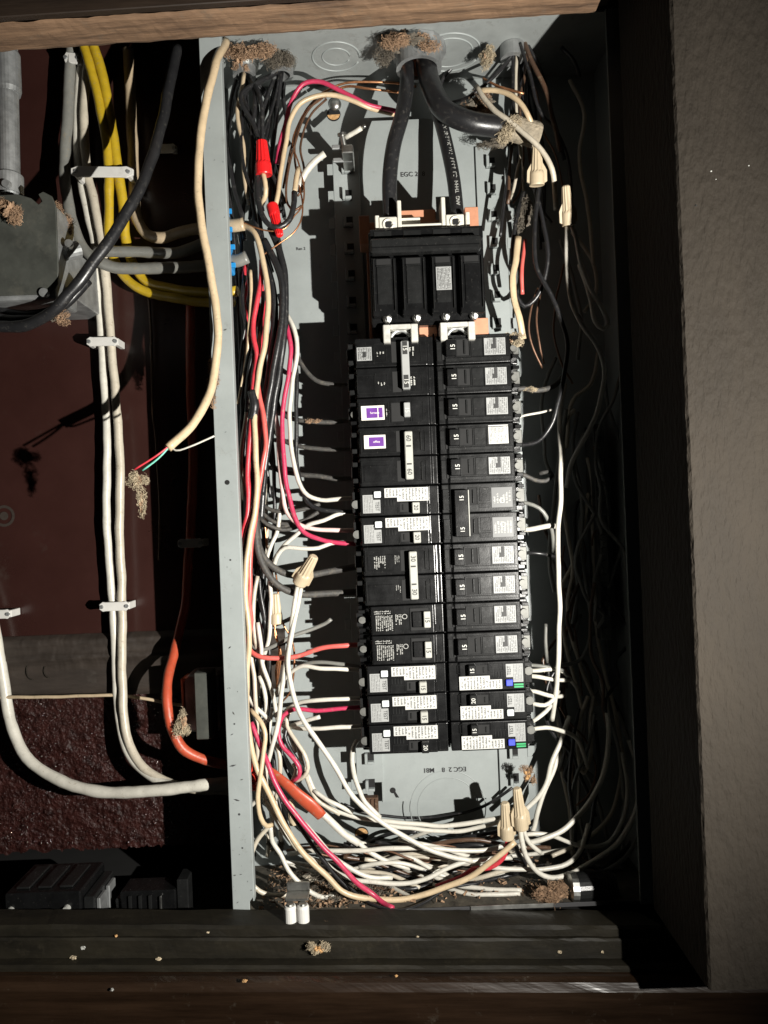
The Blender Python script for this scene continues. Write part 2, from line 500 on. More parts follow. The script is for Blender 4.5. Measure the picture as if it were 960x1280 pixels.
# stepped sill below the opening
sl = empty('stepped_trim', M(0, -357, 590), 'stepped dark painted and varnished wooden trim below the panel', 'trim')
def moulded(name, prof, x0, x1, material, amp=0.5, x1f=None, nx=160):
    """prof of (d, z) swept along x; x1f shifts the right end per profile point (mitre)"""
    bm = bmesh.new()
    g = []
    for j, (d, z) in enumerate(prof):
        r = []
        xe = x1 + (x1f[j] if x1f else 0)
        for i in range(nx+1):
            x = x0 + (xe-x0)*i/nx
            r.append(bm.verts.new(M(x, z + amp*mnoise.noise(Vector((x*0.03, j*1.3, 2))) + amp*0.5*mnoise.noise(Vector((x*0.21, j*1.9, 6))) , d + amp*0.6*mnoise.noise(Vector((x*0.05, j, 9))))))
        g.append(r)
    for j in range(len(prof)-1):
        for i in range(nx):
            bm.faces.new((g[j][i], g[j][i+1], g[j+1][i+1], g[j+1][i]))
    cap = [r[-1] for r in g]
    bm.faces.new(cap)
    bmesh.ops.recalc_face_normals(bm, faces=bm.faces[:])
    return local(bm_obj(name, bm, material), sl)
moulded('upper_ledge', [(624, -342), (624, -336), (598, -334.5), (595.5, -336.5), (595.5, -342)], -620, 205, W_LEDGE, 0.9, [-8, -8, 6, 6, 10])
moulded('middle_ledge', [(608, -342.6), (593.6, -342.4), (592.3, -344), (592.3, -358), (608, -358)], -620, 232, W_LEDGE, 0.7, [0, 0, 4, 10, 0])
moulded('lower_ledge', [(605, -358.6), (584, -358.4), (582, -360), (582, -362.5), (605, -362.5)], -620, 258, W_LEDGE, 0.4, [0, 0, 4, 14, 0])
moulded('sill_face', [(606, -363.2), (578, -363), (573, -365), (570.5, -371), (568.5, -470), (606, -470)], -620, 330, W_SILL, 0.35, [-40, -20, -8, 10, 120, 120])

sl.rotation_euler = (0, math.radians(2.3), 0)

# door casing to the right
dc = empty('door_casing', M(300, 0, 495), 'thick brown painted casing with brushed texture beside the panel', 'casing')
bm = bmesh.new()
nz = 220
prof = [(205.6, 598), (205.0, 508), (205.2, 497.2), (206.6, 495.2), (209, 495), (430, 494), (430, 598)]
g = []
for j, (x, d) in enumerate(prof):
    r = []
    for i in range(nz+1):
        z = -329 + 1000*i/nz
        a = 0.6 if j in (2, 3, 4) else 0.2
        r.append(bm.verts.new(M(x + a*mnoise.noise(Vector((z*0.09, j*0.5, 1))) + a*0.6*mnoise.noise(Vector((z*0.31, j*0.5, 1))), z, d + a*0.3*mnoise.noise(Vector((z*0.13, j, 3))))))
    g.append(r)
for j in range(len(prof)-1):
    for i in range(nz):
        bm.faces.new((g[j][i], g[j][i+1], g[j+1][i+1], g[j+1][i]))
bm.faces.new([r[0] for r in g])
bmesh.ops.recalc_face_normals(bm, faces=bm.faces[:])
local(bm_obj('casing_face', bm, W_CASE), dc)
# flecks of plaster stuck on the casing
for px, py, s in ((889, 214, 0.8), (936, 207, 0.7), (895, 224, 0.5), (870, 257, 0.9)):
    c = P(px, py, 494.6)
    bm = bmesh.new()
    bmesh.ops.create_icosphere(bm, subdivisions=1, radius=s/1000*0.8)
    for v in bm.verts: v.co = c + Vector((v.co.x, v.co.y*0.5, v.co.z*0.8)) + mnoise.noise_vector(v.co*900)*s*0.0003
    local(bm_obj('plaster_fleck', bm, HOLE if py == 257 else PRINTG), dc)

# ---------------------------------------------------------------- panel box
BX0, BX1, BZ0, BZ1, BD0, BD1 = -141, 222, -340, 418, 625, 718
pb = empty('panel_box', M(40, BZ0, 718), 'open grey enamelled steel breaker panel box in the wall', 'panel box')
local(mbox('back_plate', BX0, BX1, BD1, BD1+2, BZ0, BZ1, GREY), pb)
local(mbox('side_wall', BX0, BX0+1.6, BD0+1.7, BD1-0.2, BZ0, BZ1, GREY), pb)
local(mbox('side_wall', BX1-1.6, BX1, BD0+1.7, BD1-0.2, BZ0, BZ1, GREY), pb)
local(mbox('top_wall', BX0+1.8, BX1-1.8, BD0+1.7, BD1-0.2, BZ1-1.6, BZ1, GREYD), pb)
local(mbox('bottom_wall', BX0+1.8, BX1-1.8, BD0+1.7, BD1-0.2, BZ0, BZ0+1.6, GRIME), pb)
# front flanges (folded steel); the left one has a notched foot
bm = bmesh.new()
fl = [(BX0, BZ0+5), (BX0+14.5, BZ0+5), (BX0+14.5, BZ0+15), (BX0+18.5, BZ0+20), (BX0+18.5, BZ1), (BX0, BZ1)]
bm_prism(bm, [(x/1000, ZC+z/1000) for x, z in fl], BD0/1000, (BD0+1.5)/1000, 0.0005)
flg = local(bm_obj('flange', bm, GREY), pb)
local(mbox('flange', BX1-18.5, BX1, BD0, BD0+1.5, BZ0, BZ1, GREY, bev=0.5), pb)
local(mbox('flange_lip', BX0+17.2, BX0+18.4, BD0+1.6, BD0+9, BZ0+15, BZ1-1, GREY), pb)
local(mbox('bottom_lip', BX0+20, BX1-20, BD0+0.2, BD0+1.6, BZ0, BZ0+3.5, CHIP, bev=0.3), pb)
local(mbox('bottom_edge', 60, 130, BD0-1.2, BD0+0.1, BZ0+1.0, BZ0+4.4, STEEL, bev=0.2), pb)
def disc(name, c, r, material, parent, n=18, normal='Y'):
    V = []
    for k in range(n):
        a = 2*math.pi*k/n
        V.append(c + (Vector((math.cos(a)*r, 0, math.sin(a)*r)) if normal == 'Y' else Vector((math.cos(a)*r, math.sin(a)*r, 0))))
    return local(mesh_obj(name, V, [tuple(range(n))], material), parent)
disc('screw_hole', P(284, 603, BD0-0.3), 0.0021, HOLE, pb)
for px, py in ((293, 905), (288, 700), (299, 1018), (303, 1060)):
    disc('chip_mark', P(px, py, BD0-0.25), RNG.uniform(0.0006, 0.0011), CHIP, pb, 6)
for px, py, l, a in ((291, 957, 3.2, 0.2), (296, 1000, 3.0, -0.3), (290, 918, 1.5, 0.5), (301, 1093, 1.4, 0.1), (297, 1128, 1.3, 0.6), (282, 540, 1.0, 0.3), (268, 200, 0.9, 0.4), (262, 160, 0.9, 0.2), (287, 860, 1.2, -0.2)):
    c = P(px, py, BD0-0.3)
    v = Vector((math.cos(a)*l, 0, math.sin(a)*l))/1000; n_ = Vector((-v.z, 0, v.x))*0.28
    local(mesh_obj('scratch', [c-v, c+n_*0.7, c+v, c-n_], [(0, 1, 2, 3)], CHIP), pb)

rf = random.Random(9)
for i in range(46):
    t = rf.random()
    c = M(BX0 + rf.uniform(1.5, 17), BZ0+25 + t*t*700, BD0-0.28)
    a = rf.uniform(-1.5, 1.5); l = rf.uniform(0.25, 1.3)*(1.5 if rf.random() < 0.15 else 0.7)
    v = Vector((math.cos(a)*l, 0, math.sin(a)*l))/1000; n_ = Vector((-v.z, 0, v.x))*rf.uniform(0.2, 0.6)
    local(mesh_obj('scratch', [c-v, c+n_*0.7, c+v, c-n_], [(0, 1, 2, 3)], CHIP if rf.random() < 0.6 else TERM), pb)
# knockout rings pressed in the top and back
def ring(name, c, r, tr, material, parent, normal='Z', n=40, gap=0):
    pts = []
    for k in range(n+1 - gap):
        a = 2*math.pi*k/n + 0.4
        pts.append(c + (Vector((math.cos(a)*r, math.sin(a)*r, 0)) if normal == 'Z' else Vector((math.cos(a)*r, 0, math.sin(a)*r))))
    V, F = tube_geo(pts, tr, 6)
    return local(mesh_obj(name, V, F, material, smooth=True), parent)
ko = PZ(420, 71, BZ1-1.6)
ring('knockout', ko, 0.0215, 0.0009, GREY, pb, gap=2)
ring('knockout', ko, 0.0125, 0.0008, GREY, pb, gap=3)
ko2 = PZ(562, 66, BZ1-1.6)
ring('knockout', ko2, 0.028, 0.0009, GREY, pb)
ring('knockout', ko2, 0.021, 0.0008, GREY, pb, gap=2)

# interior pan: raised plate with folded rails and hook tabs
PD = 701
pan = empty('interior_pan', M(50, -60, PD), 'grey steel mounting pan with hook tabs behind the breakers', 'mounting pan')
xl0, xr1 = P(417, 235, PD).x*1000, P(660, 960, PD).x*1000
zt, zb = (P(430, 190, PD).z-ZC)*1000, (P(560, 1001, PD).z-ZC)*1000
xl1 = xl0+25; xr0 = xr1-27
local(mbox('plate', xl1-2, xr0+2, PD+3.2, PD+4.6, zb, zt+30, GREY), pan)
for (a, b) in ((xl0, xl1), (xr0, xr1)):
    local(mbox('rail', a, b, PD, PD+1.5, zb+(20 if a == xl0 else -6), zt, GREY, bev=0.3), pan)
    local(mbox('rail_fold', b-1.4 if a == xl0 else a, b if a == xl0 else a+1.4, PD+1.6, PD+17, zb, zt, GREY), pan)
def hook(x, z, side):
    """punched hook: dark slot and a bent L of steel standing forward"""
    local(mbox('slot', x-4.5, x+4.5, PD-0.35, PD-0.2, z-5.2, z+5.2, HOLE), pan)
    bm = bmesh.new()
    s = side
    bm_box(bm, (x-4.2)/1000, (x-1.6)/1000, (PD-5.5)/1000, (PD-0.4)/1000, ZC+(z-5)/1000, ZC+(z+5)/1000, 0.0003)
    bm_box(bm, (x-1.5)/1000, (x+4.2)/1000, (PD-5.5)/1000, (PD-0.4)/1000, ZC+(z-5)/1000, ZC+(z-2.4)/1000, 0.0003)
    local(bm_obj('hook_tab', bm, GREY), pan)
    local(mbox('side_tab', xl0-5.5 if side < 0 else xr1+0.2, xl0-0.2 if side < 0 else xr1+6.5, PD+0.1, PD+1.4, z-5, z+5, GREY, bev=0.2), pan)
zz = zt - 16
zs = []
while zz > zb+8:
    zs.append(zz); zz -= 25.4
for z in zs:
    hook((xl0+xl1)/2, z, -1)
    hook((xr0+xr1)/2, z, 1)
# stamped codes
lettering('stamped_code', 'EGC 2  8', 0.0062, P(516, 218, PD+2.4), CHIP, rot=0).parent = None
o = bpy.data.objects['stamped_code']; local(o, pan)
o2 = lettering('stamped_code', 'EGC 2  8    M81', 0.0062, P(556, 962, PD+2.4), CHIP, rot=math.pi); local(o2, pan)
ring('knockout', P(560, 1010, PD+3.4), 0.036, 0.0005, GREY, pan, normal='Y')
ring('knockout', P(560, 1010, PD+3.4), 0.029, 0.0005, GREY, pan, normal='Y')
disc('key_hole', P(491, 988, PD+2.8), 0.0028, HOLE, pan)
local(mesh_obj('key_slot', [P(491, 989, PD+2.75), P(494, 989, PD+2.75), P(499, 997, PD+2.75), P(495, 997, PD+2.75)], [(0, 1, 2, 3)], HOLE), pan)
lettering('printed_code', 'Ran 2', 0.004, P(376, 311, BD1-0.5), CHIP)
local(bpy.data.objects['printed_code'], pb)
# plate ears of the box back below and a brown clip on the pan foot
cl = empty('brown_clip', P(465, 1000, PD-6), 'small brown plastic clip at the foot of the mounting pan', 'clip')
local(box('clip_body', P(456, 1000, PD).x, P(473, 1000, PD).x, (PD-9)/1000, (PD-0.5)/1000, P(465, 1012, PD).z, P(465, 993, PD).z, WM['brown'], None, 0.0008), cl)
for k in range(3):
    local(box('rib', P(459+k*5, 1000, PD).x, P(461+k*5, 1000, PD).x, (PD-10.5)/1000, (PD-9.1)/1000, P(465, 1011, PD).z, P(465, 994, PD).z, WM['brown']), cl)
# holes painted flat, shade as black disc and lit wood as slice; dome screw
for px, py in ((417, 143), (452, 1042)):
    disc('rim_shade', P(px, py, BD1-0.3), 0.0068, HOLE, pb)
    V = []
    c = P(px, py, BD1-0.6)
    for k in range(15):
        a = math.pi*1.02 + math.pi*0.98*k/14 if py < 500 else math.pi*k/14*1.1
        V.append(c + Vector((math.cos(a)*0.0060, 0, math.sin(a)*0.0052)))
    local(mesh_obj('lit_wood_slice', V, [tuple(range(15))], W_RAW if False else WOODCHIP), pb)
bm = bmesh.new()
bmesh.ops.create_uvsphere(bm, u_segments=18, v_segments=9, radius=0.0062)
c = P(419, 131, BD1-0.2)
for v in bm.verts: v.co = c + Vector((v.co.x, v.co.y*0.75, v.co.z))
local(bm_obj('dome_screw', bm, STEEL, smooth=True), pb)

# ---------------------------------------------------------------- breakers
# local frame (mm): x from -35 (wire terminal) to +35 (bus side), z across the 1 inch pole, y = 0 at the nose, + into the box
RP = random.Random(5)
def lbox(name, x0, x1, z0, z1, y0, y1, material, parent, bev=0.0, seg=1):
    return box(name, x0/1000, x1/1000, y0/1000, y1/1000, z0/1000, z1/1000, material, parent, bev/1000, seg)

def lpoly(name, poly, y0, y1, material, parent):
    bm = bmesh.new()
    bm_prism(bm, [(x/1000, z/1000) for x, z in poly], y0/1000, y1/1000)
    return bm_obj(name, bm, material, parent)

def fine_print(name, x0, x1, z0, z1, y, material, parent, lines=6, fill=0.75, vertical=True, seed=1, gh=0.62, clip=None):
    """rows of small glyph-like marks lying flat on a label"""
    r = random.Random(seed)
    V, F = [], []
    a0, a1, b0, b1 = (x0, x1, z0, z1) if vertical else (z0, z1, x0, x1)
    pitch = (a1-a0)/lines
    for i in range(lines):
        a = a0 + pitch*(i+0.5-gh/2); h = pitch*gh
        b = b1 - r.random()*0.4
        end = b0 + (b1-b0)*(0 if r.random() < fill else r.random()*0.5)
        while b > end + 0.3:
            wd = r.choice((0.35, 0.45, 0.55, 0.7))
            if r.random() < 0.86:
                q = h*r.choice((1, 1, 0.7, 0.55))
                if vertical: pts = [(a, b), (a+q, b), (a+q, max(end, b-wd)), (a, max(end, b-wd))]
                else: pts = [(b, a), (b, a+q), (max(end, b-wd), a+q), (max(end, b-wd), a)]
                if clip and clip(*pts[0]) or not clip:
                    k = len(V)
                    V += [(p/1000, y/1000, q_/1000) for p, q_ in pts]
                    F.append((k, k+1, k+2, k+3))
            b -= wd + 0.22
    return mesh_obj(name, V, F, material, parent) if F else None

def frame(name, x0, x1, z0, z1, y, h, t, material, parent):
    """thin raised rim (four bars in one moulded part)"""
    bm = bmesh.new()
    k = 0.001
    for a, b, c, d in ((x0, x1, z1-t, z1), (x0, x1, z0, z0+t), (x0, x0+t, z0+t, z1-t), (x1-t, x1, z0+t, z1-t)):
        bm_box(bm, a*k, b*k, (y-h)*k, y*k, c*k, d*k, 0.00012)
    return bm_obj(name, bm, material, parent)

def body(parent, material, z0=-12.3, z1=12.3, lowL=13.0, noseL=-27, noseR=28, y0=0.0):
    bm = bmesh.new()
    k = 0.001
    prof = [(-35, lowL), (noseL-1.5, lowL-1), (noseL, y0), (noseR, y0), (noseR+0.8, 1.6+y0), (35, 1.6+y0), (35, 69.6), (-35, 69.6)]
    bm_prism_z(bm, [(x*k, y*k) for x, y in prof], z0*k, z1*k, 0.0008)
    return bm_obj('body', bm, material, parent)

def terminal(parent, z, steel=True):
    lbox('terminal_block', -36.5, -30.5, z-6, z+6, 12.2, 30, TERM if steel else PLAST2, parent, 0.5)
    V = []
    bm = bmesh.new()
    bmesh.ops.create_cone(bm, cap_ends=True, segments=14, radius1=0.0034, radius2=0.0030, depth=0.004)
    for v in bm.verts: v.co = Vector((v.co.x-0.0315, -v.co.z+0.0105, v.co.y + z/1000))
    bm_obj('terminal_screw', bm, TERM, parent)
    lbox('wire_shroud', -34.5, -29, z+6.4, z+9.4, 3, 13, PLAST, parent, 0.4)
    lbox('wire_shroud', -34.5, -29, z-9.4, z-6.4, 3, 13, PLAST, parent, 0.4)

def rot_text(name, s, size, x, z, y, material, parent, rot=math.pi/2, sx=1.0):
    return lettering(name, s, size/1000, (x/1000, y/1000, z/1000), material, parent, rot, sx)

def new_root(name):
    o = bpy.data.objects.new(name, None)
    o.empty_display_size = 0.01
    COL.objects.link(o)
    return o

def proto_old_single(num='15', label_mat=None, tall=False):
    t = new_root('circuit_breaker')
    b = body(t, PLAST)
    terminal(t, -1)
    lbox('front_rail', -26, 27.5, 7.2, 10.0, -1.0, 0.2, PLAST2, t, 0.3)
    lbox('front_rail', -26, 27.5, -11.6, -10.2, -0.5, 0.2, PLAST2, t, 0.2)
    lm = label_mat or LABELG
    if tall:
        l = lbox('label', -22.5, -6.0, -10.5, 5.5, -0.6, -0.05, LABELW, t)
        fine_print('print', -21.8, -6.8, -9.8, 4.9, -0.65, INKG, l, 13, 0.9, seed=31)
    else:
        l = lbox('label', -23, -5.2, -8.6, 5.8, -0.4, -0.05, lm, t)
        fine_print('print', -22.4, -5.9, -8.0, 5.2, -0.45, INKG, l, 11, 0.9, seed=3)
        lpoly('logo_block', [(-15.2, -8.5), (-12.6, -8.5), (-12.6, -3.5), (-11, -3.5), (-11, 0.5), (-15.2, 0.5)], -0.52, -0.47, INK, l)
    frame('label_rim', -24.2, -4.4, -9.6, 6.9, 0.0, 0.7, 0.6, PLAST2, t)
    lbox('plain_panel', -3.6, 6.0, -8.8, 6.0, -0.5, 0.1, PLAST2, t, 0.25)
    frame('handle_window', 6.4, 18.6, -9.4, 6.6, 0.0, 1.0, 0.9, PLAST2, t)
    lbox('window_well', 7.4, 17.6, -8.4, 5.6, -0.15, 0.0, HOLE, t)
    lbox('window_tongue', 10.6, 12.0, -7.4, 4.2, -1.4, -0.2, PLAST2, t, 0.2)
    h = lbox('handle', 18.8, 27.2, -8.0, 6.2, -5.5, -0.05, PLAST, t, 0.6)
    rot_text('rating', num, 5.4, 21.4, -1.0, -5.65, PRINTW, h)
    lbox('side_slot', 28.0, 30.2, -9.5, 8.0, 0.9, 1.55, HOLE, t)
    lbox('end_tab', 30.6, 34.4, -7.5, 9.0, 0.6, 1.8, PLAST2, t, 0.2)
    return t

def proto_new_single(num='15'):
    t = new_root('circuit_breaker')
    body(t, PLAST, noseL=-24, noseR=27)
    terminal(t, 0, False)
    frame('label_rim', -22.5, -5.0, -10.4, 9.8, 0.0, 0.5, 0.35, PLAST2, t)
    l = lbox('label', -22, -5.5, -9.8, 9.2, -0.25, -0.02, PLAST, t)
    fine_print('print', -20.5, -6.2, -9.0, 4.5, -0.3, PRINTG, l, 9, 0.6, seed=7)
    fine_print('heading', -21.4, -8, 5.4, 8.8, -0.3, PRINTG, l, 2, 1.0, vertical=False, seed=8)
    fine_print('side_print', -4.4, 1.0, -4, 5.0, -0.1, PRINTG, t, 4, 0.7, seed=9)
    ringo = []
    for k in range(19):
        a = 2*math.pi*k/18
        ringo.append(Vector((0.0033+math.cos(a)*0.0019, -0.0001, 0.0028+math.sin(a)*0.0019)))
    V, F = tube_geo(ringo, 0.00035, 5)
    mesh_obj('ring_mark', V, F, PRINTG, t)
    frame('handle_window', 7.5, 24.0, -10.2, 10.0, 0.0, 0.8, 0.5, PLAST2, t)
    lbox('window_well', 8.2, 23.4, -9.4, 9.2, -0.15, -0.02, HOLE, t)
    h = lbox('handle', 9.5, 23.6, -6.6, 6.8, -2.2, -0.2, PLAST, t, 0.5)
    tip = lbox('handle_tip', 18.6, 24.0, -6.8, 7.0, -6.0, -2.25, HANDW, h, 0.5)
    rot_text('rating', num, 5.2, 21.3, 0, -6.15, INK, tip)
    frame('end_panel', 25.5, 34.0, -2.4, 10.6, 1.6, 0.5, 0.4, PLAST2, t)
    frame('end_clip', 28, 32, -11, -5, 1.6, 0.7, 0.6, PLAST2, t)
    return t

def proto_afci(num, btn, stripes=False, white_handle=True, own=True):
    t = new_root('arc_fault_breaker')
    body(t, PLAST, noseL=-29, noseR=26)
    lbox('terminal_block', -36, -29.6, -9, 9, 8, 26, PLAST2, t, 0.6)
    bm = bmesh.new()
    bmesh.ops.create_cone(bm, cap_ends=True, segments=14, radius1=0.0036, radius2=0.0036, depth=0.004)
    for v in bm.verts: v.co = Vector((v.co.x-0.0327, -v.co.z+0.0066, v.co.y - 0.002))
    bm_obj('terminal_screw', bm, TERM, t)
    L_ = lpoly('label', [(-9.2, 11.0), (26.5, 11.0), (26.5, -0.5), (1.0, -0.5), (1.0, 3.0), (-9.2, 3.0)], -0.35, -0.02, LABELW, t)
    fine_print('print', -8.4, 25.8, 0.3, 10.4, -0.4, INKG, L_, 13, 0.6, seed=11, gh=0.55, clip=lambda x, z: x > 1.6 or z > 4.0)
    T_ = lpoly('test_label', [(-27, 5.8), (-18.6, 5.8), (-18.6, 1.5), (-12.8, 1.5), (-12.8, -9.8), (-27, -9.8)], -0.35, -0.02, LABELG, t)
    rot_text('test_word', 'TEST', 4.4, -15.4, -4.2, -0.42, INK, T_, sx=0.85)
    fine_print('print', -26.2, -18.6, -9.2, 5.0, -0.4, INKG, T_, 6, 0.9, seed=12, gh=0.4)
    lbox('test_button', -17.8, -12.2, 3.2, 8.6, -2.6, -0.05, btn, t, 0.5)
    if stripes:
        for z in (8.0, 10.0):
            lbox('green_stripe', -27, -19.2, z-0.7, z+0.7, -0.3, -0.02, GREENS, t)
    frame('switch_well', -10.5, 2.0, -10.8, -4.6, 0.0, 0.6, 0.5, PLAST2, t)
    for k in range(4):
        lbox('vent_bar', -9.6+k*2.4, -8.4+k*2.4, -3.6, 1.0, -0.5, 0.0, PLAST2, t, 0.1)
    lbox('window_well', 3, 12.6, -9.6, -2.0, -0.2, -0.02, HOLE, t)
    lbox('slide', 5.0, 6.2, -8, -3.2, -0.9, -0.25, PLAST2, t, 0.1)
    h = lbox('handle', 12.8, 18.8, -11.0, -1.6, -6.0, -0.05, HANDW if white_handle else PLAST2, t, 0.6)
    rot_text('rating', num, 4.8, 15.8, -6.2, -6.15, INK if white_handle else PRINTW, h)
    frame('end_panel', 19.4, 27.4, -10.8, -3.0, 0.0, 0.5, 0.4, PLAST2, t)
    frame('end_panel', 27.8, 34.4, -10.8, -2.2, 1.6, 0.6, 0.5, PLAST2, t)
    return t

def proto_double(num, style, sticker=None):
    """two poles with a common handle tie; poles at z = +12.7 and -12.7"""
    t = new_root('double_breaker')
    for n, zc in enumerate((12.72, -12.72)):
        body(t, PLAST, zc-12.3, zc+12.3, noseL=-28, noseR=30)
        lbox('terminal_block', -36, -31, zc-6, zc+6, 12, 28, PLAST2, t, 0.5)
        lbox('wire_shroud', -34.5, -29.5, zc+5, zc+9, 4, 13, PLAST2, t, 0.5)
        lbox('wire_shroud', -34.5, -29.5, zc-9, zc-5, 4, 13, PLAST2, t, 0.5)
        if style == 'square':
            frame('label_rim', -30+2.2, -13.6, zc-9, zc+6.5, 0.0, 0.5, 0.4, PLAST2, t)
            frame('label_rim', -13.2, -3, zc-8.5, zc+7.5, 0.0, 0.5, 0.4, PLAST2, t)
            if n == 0:
                l = lbox('label', -27, -15, zc-6.5, zc+5.0, -0.3, -0.02, LABELG, t)
                fine_print('print', -26.4, -15.5, zc-6, zc+4.5, -0.35, INK, l, 8, 0.9, seed=21)
                lbox('logo_block', -22.4, -19.6, zc-3.6, zc+1.0, -0.5, -0.36, INK, l)
            fine_print('print', -11.6, -4.4, zc-3.2, zc+0.8, -0.1, PRINTW, t, 3, 0.4, seed=22+n, gh=0.4)
            frame('end_panel', 13.5, 25, zc-9, zc+7.5, 0.0, 0.5, 0.4, PLAST2, t)
            fine_print('print', 15, 20, zc-4, zc+4, -0.1, PRINTW, t, 2, 0.9, seed=25+n, gh=0.5)
        else:
            frame('raised_rim', -27, 25.6, zc-9.6, zc+9.2, 0.0, 0.8, 0.5, PLAST2, t)
            lbox('label_panel', -25, -4.2, zc-8, zc+5.5, -0.35, -0.02, PLAST, t, 0.2)
            lbox('bright_edge', 21.6, 22.8, zc-8.4, zc+7.0, -1.2, -0.02, PLAST2, t, 0.3)
            if style == 'round_print':
                if n == 0:
                    fine_print('print', -20, -10, zc-7, zc+4.5, -0.4, PRINTG, t, 6, 0.7, seed=41)
                fine_print('side_print', -3.2, 1.4, zc-4, zc+4.5, -0.1, PRINTG, t, 3, 0.3, seed=43+n, gh=0.35)
        lbox('window_well', 1.0 if style == 'square' else 2.0, 8, zc-9.0, zc+8.6, -0.25, -0.02, HOLE, t)
    h = lbox('handle_tie', 8.6, 15.0, -20.4, 20.2, -7.5, -0.05, HANDW if style != 'square' else LABELG, t, 0.7)
    for zc in (14.2, -14.0):
        if style == 'square':
            lbox('window', 9.8, 13.8, zc-5.4, zc+5.4, -7.62, -7.5, INK, h)
            rot_text('rating', num, 5.0, 11.8, zc, -7.75, PRINTW, h)
        else:
            rot_text('rating', num, 5.4, 11.8, zc, -7.66, INK, h)
            lbox('tick', 9.8, 13.8, (zc-7.2 if zc > 0 else zc+5.9), (zc-5.9 if zc > 0 else zc+7.2), -7.6, -7.48, INK, h)
    if sticker: add_sticker(t, -24.0, -6.6, 7.0, 18.5, sticker)
    return t

def add_sticker(t, x0, x1, z0, z1, word, stripe=False):
    s = lbox('sticker', x0, x1, z0, z1, -1.3, -0.9, STICK, t)
    lbox('sticker_block', x0+(x1-x0)*0.22, x1-1.4, z0+1.8, z1-1.8, -1.38, -1.32, PURPLE, s)
    rot_text('sticker_word', word, 2.5, x0+(x1-x0)*0.58, (z0+z1)/2, -1.42, STICK, s, rot=0)
    if stripe:
        lbox('sticker_line', x1-5.6, x1-4.9, z0+1.9, z1-1.9, -1.44, -1.40, STICK, s)
    return s

def proto_sticker_single():
    t = new_root('circuit_breaker')
    body(t, PLAST, noseL=-28, noseR=30)
    terminal(t, 0, False)
    frame('label_rim', -27, -3, -9.5, 8.5, 0.0, 0.5, 0.4, PLAST2, t)
    add_sticker(t, -25.4, -6.6, -6.6, 5.6, 'furnace', True)
    frame('handle_window', -1.6, 15, -9.4, 8.0, 0.0, 0.7, 0.5, PLAST2, t)
    lbox('window_well', -0.8, 9.0, -8.6, 7.2, -0.2, -0.02, HOLE, t)
    h = lbox('handle', 9.2, 14.2, -5.6, 6.6, -6.0, -0.05, LABELG, t, 0.5)
    rot_text('rating', '15', 4.8, 11.7, 0.2, -6.15, PRINTW, h)
    frame('end_panel', 16, 25, -9, 8.4, 0.0, 0.5, 0.4, PLAST2, t)
    fine_print('print', -5.5, -2.5, -4, 3, -0.1, PRINTW, t, 2, 0.3, seed=52, gh=0.4)
    return t

def proto_right_double():
    t = new_root('double_breaker')
    for n, zc in enumerate((12.72, -12.72)):
        body(t, PLAST2, zc-12.3, zc+12.3)
        terminal(t, zc-1)
        l = lbox('label', -24.0, -6.2, zc-8.4, zc+9.0, -0.5, -0.02, LABELD, t, 0.2)
        fine_print('print', -22.8, -7.4, zc-5, zc+5.5, -0.55, PRINTG, l, 6, 0.6, seed=61+n)
        ringo = [Vector((-0.015+math.cos(a)*0.0020, -0.00058, (zc+(3 if n else -2))/1000+math.sin(a)*0.0020)) for a in [2*math.pi*k/16 for k in range(17)]]
        V, F = tube_geo(ringo, 0.00035, 5)
        mesh_obj('ring_mark', V, F, PRINTW, l)
        lbox('plain_panel', -4.8, 3.6, zc-8.6, zc+3.2, -0.4, 0.1, PLAST, t, 0.25)
        lbox('plain_panel', -5.2, 4.4, zc+4.6, zc+8.6, -0.5, 0.1, PLAST, t, 0.25)
        frame('handle_window', 4.8, 13, zc-9, zc+6.4, 0.0, 0.8, 0.8, PLAST2, t)
        lbox('window_well', 5.6, 12.4, zc-8.2, zc+5.6, -0.15, -0.01, HOLE, t)
        lbox('window_tongue', 8.4, 9.4, zc-7, zc+4.6, -1.6, -0.2, PLAST2, t, 0.2)
        lbox('end_tab', 29.5, 34.2, zc-8, zc+9.5, 0.4, 1.8, PLAST2, t, 0.3)
    h = lbox('handle_tie', 13.6, 25, -20, 20, -5.6, -0.05, PLAST, t, 0.6)
    lbox('handle_edge', 13.0, 13.9, -19.6, 19.6, -6.3, -4.6, HANDW, h, 0.2)
    for zc in (14.0, -12.6):
        rot_text('rating', '15', 5.0, 19.0, zc, -5.75, PRINTW, h)
    return t

ROW0, PITCH, BFACE = 136.2, 25.43, 631
LX, RX = 10.6, 85.6
def place(t, col, row, label, cat='circuit breaker', group='breakers plugged in the panel', dd=0.0):
    """row is the slot index of the pole centre (half rows for doubles)"""
    t.location = M(LX if col == 'L' else RX, ROW0 - row*PITCH, BFACE+dd)
    t.rotation_euler = (RNG.uniform(-0.006, 0.006), (0 if col == 'L' else math.pi) + RNG.uniform(-0.006, 0.006), RNG.uniform(-0.008, 0.008))
    t.scale = (1.05 if col == 'L' else 1.02, 1, 1)
    set_props(t, label, cat, group)
    return t

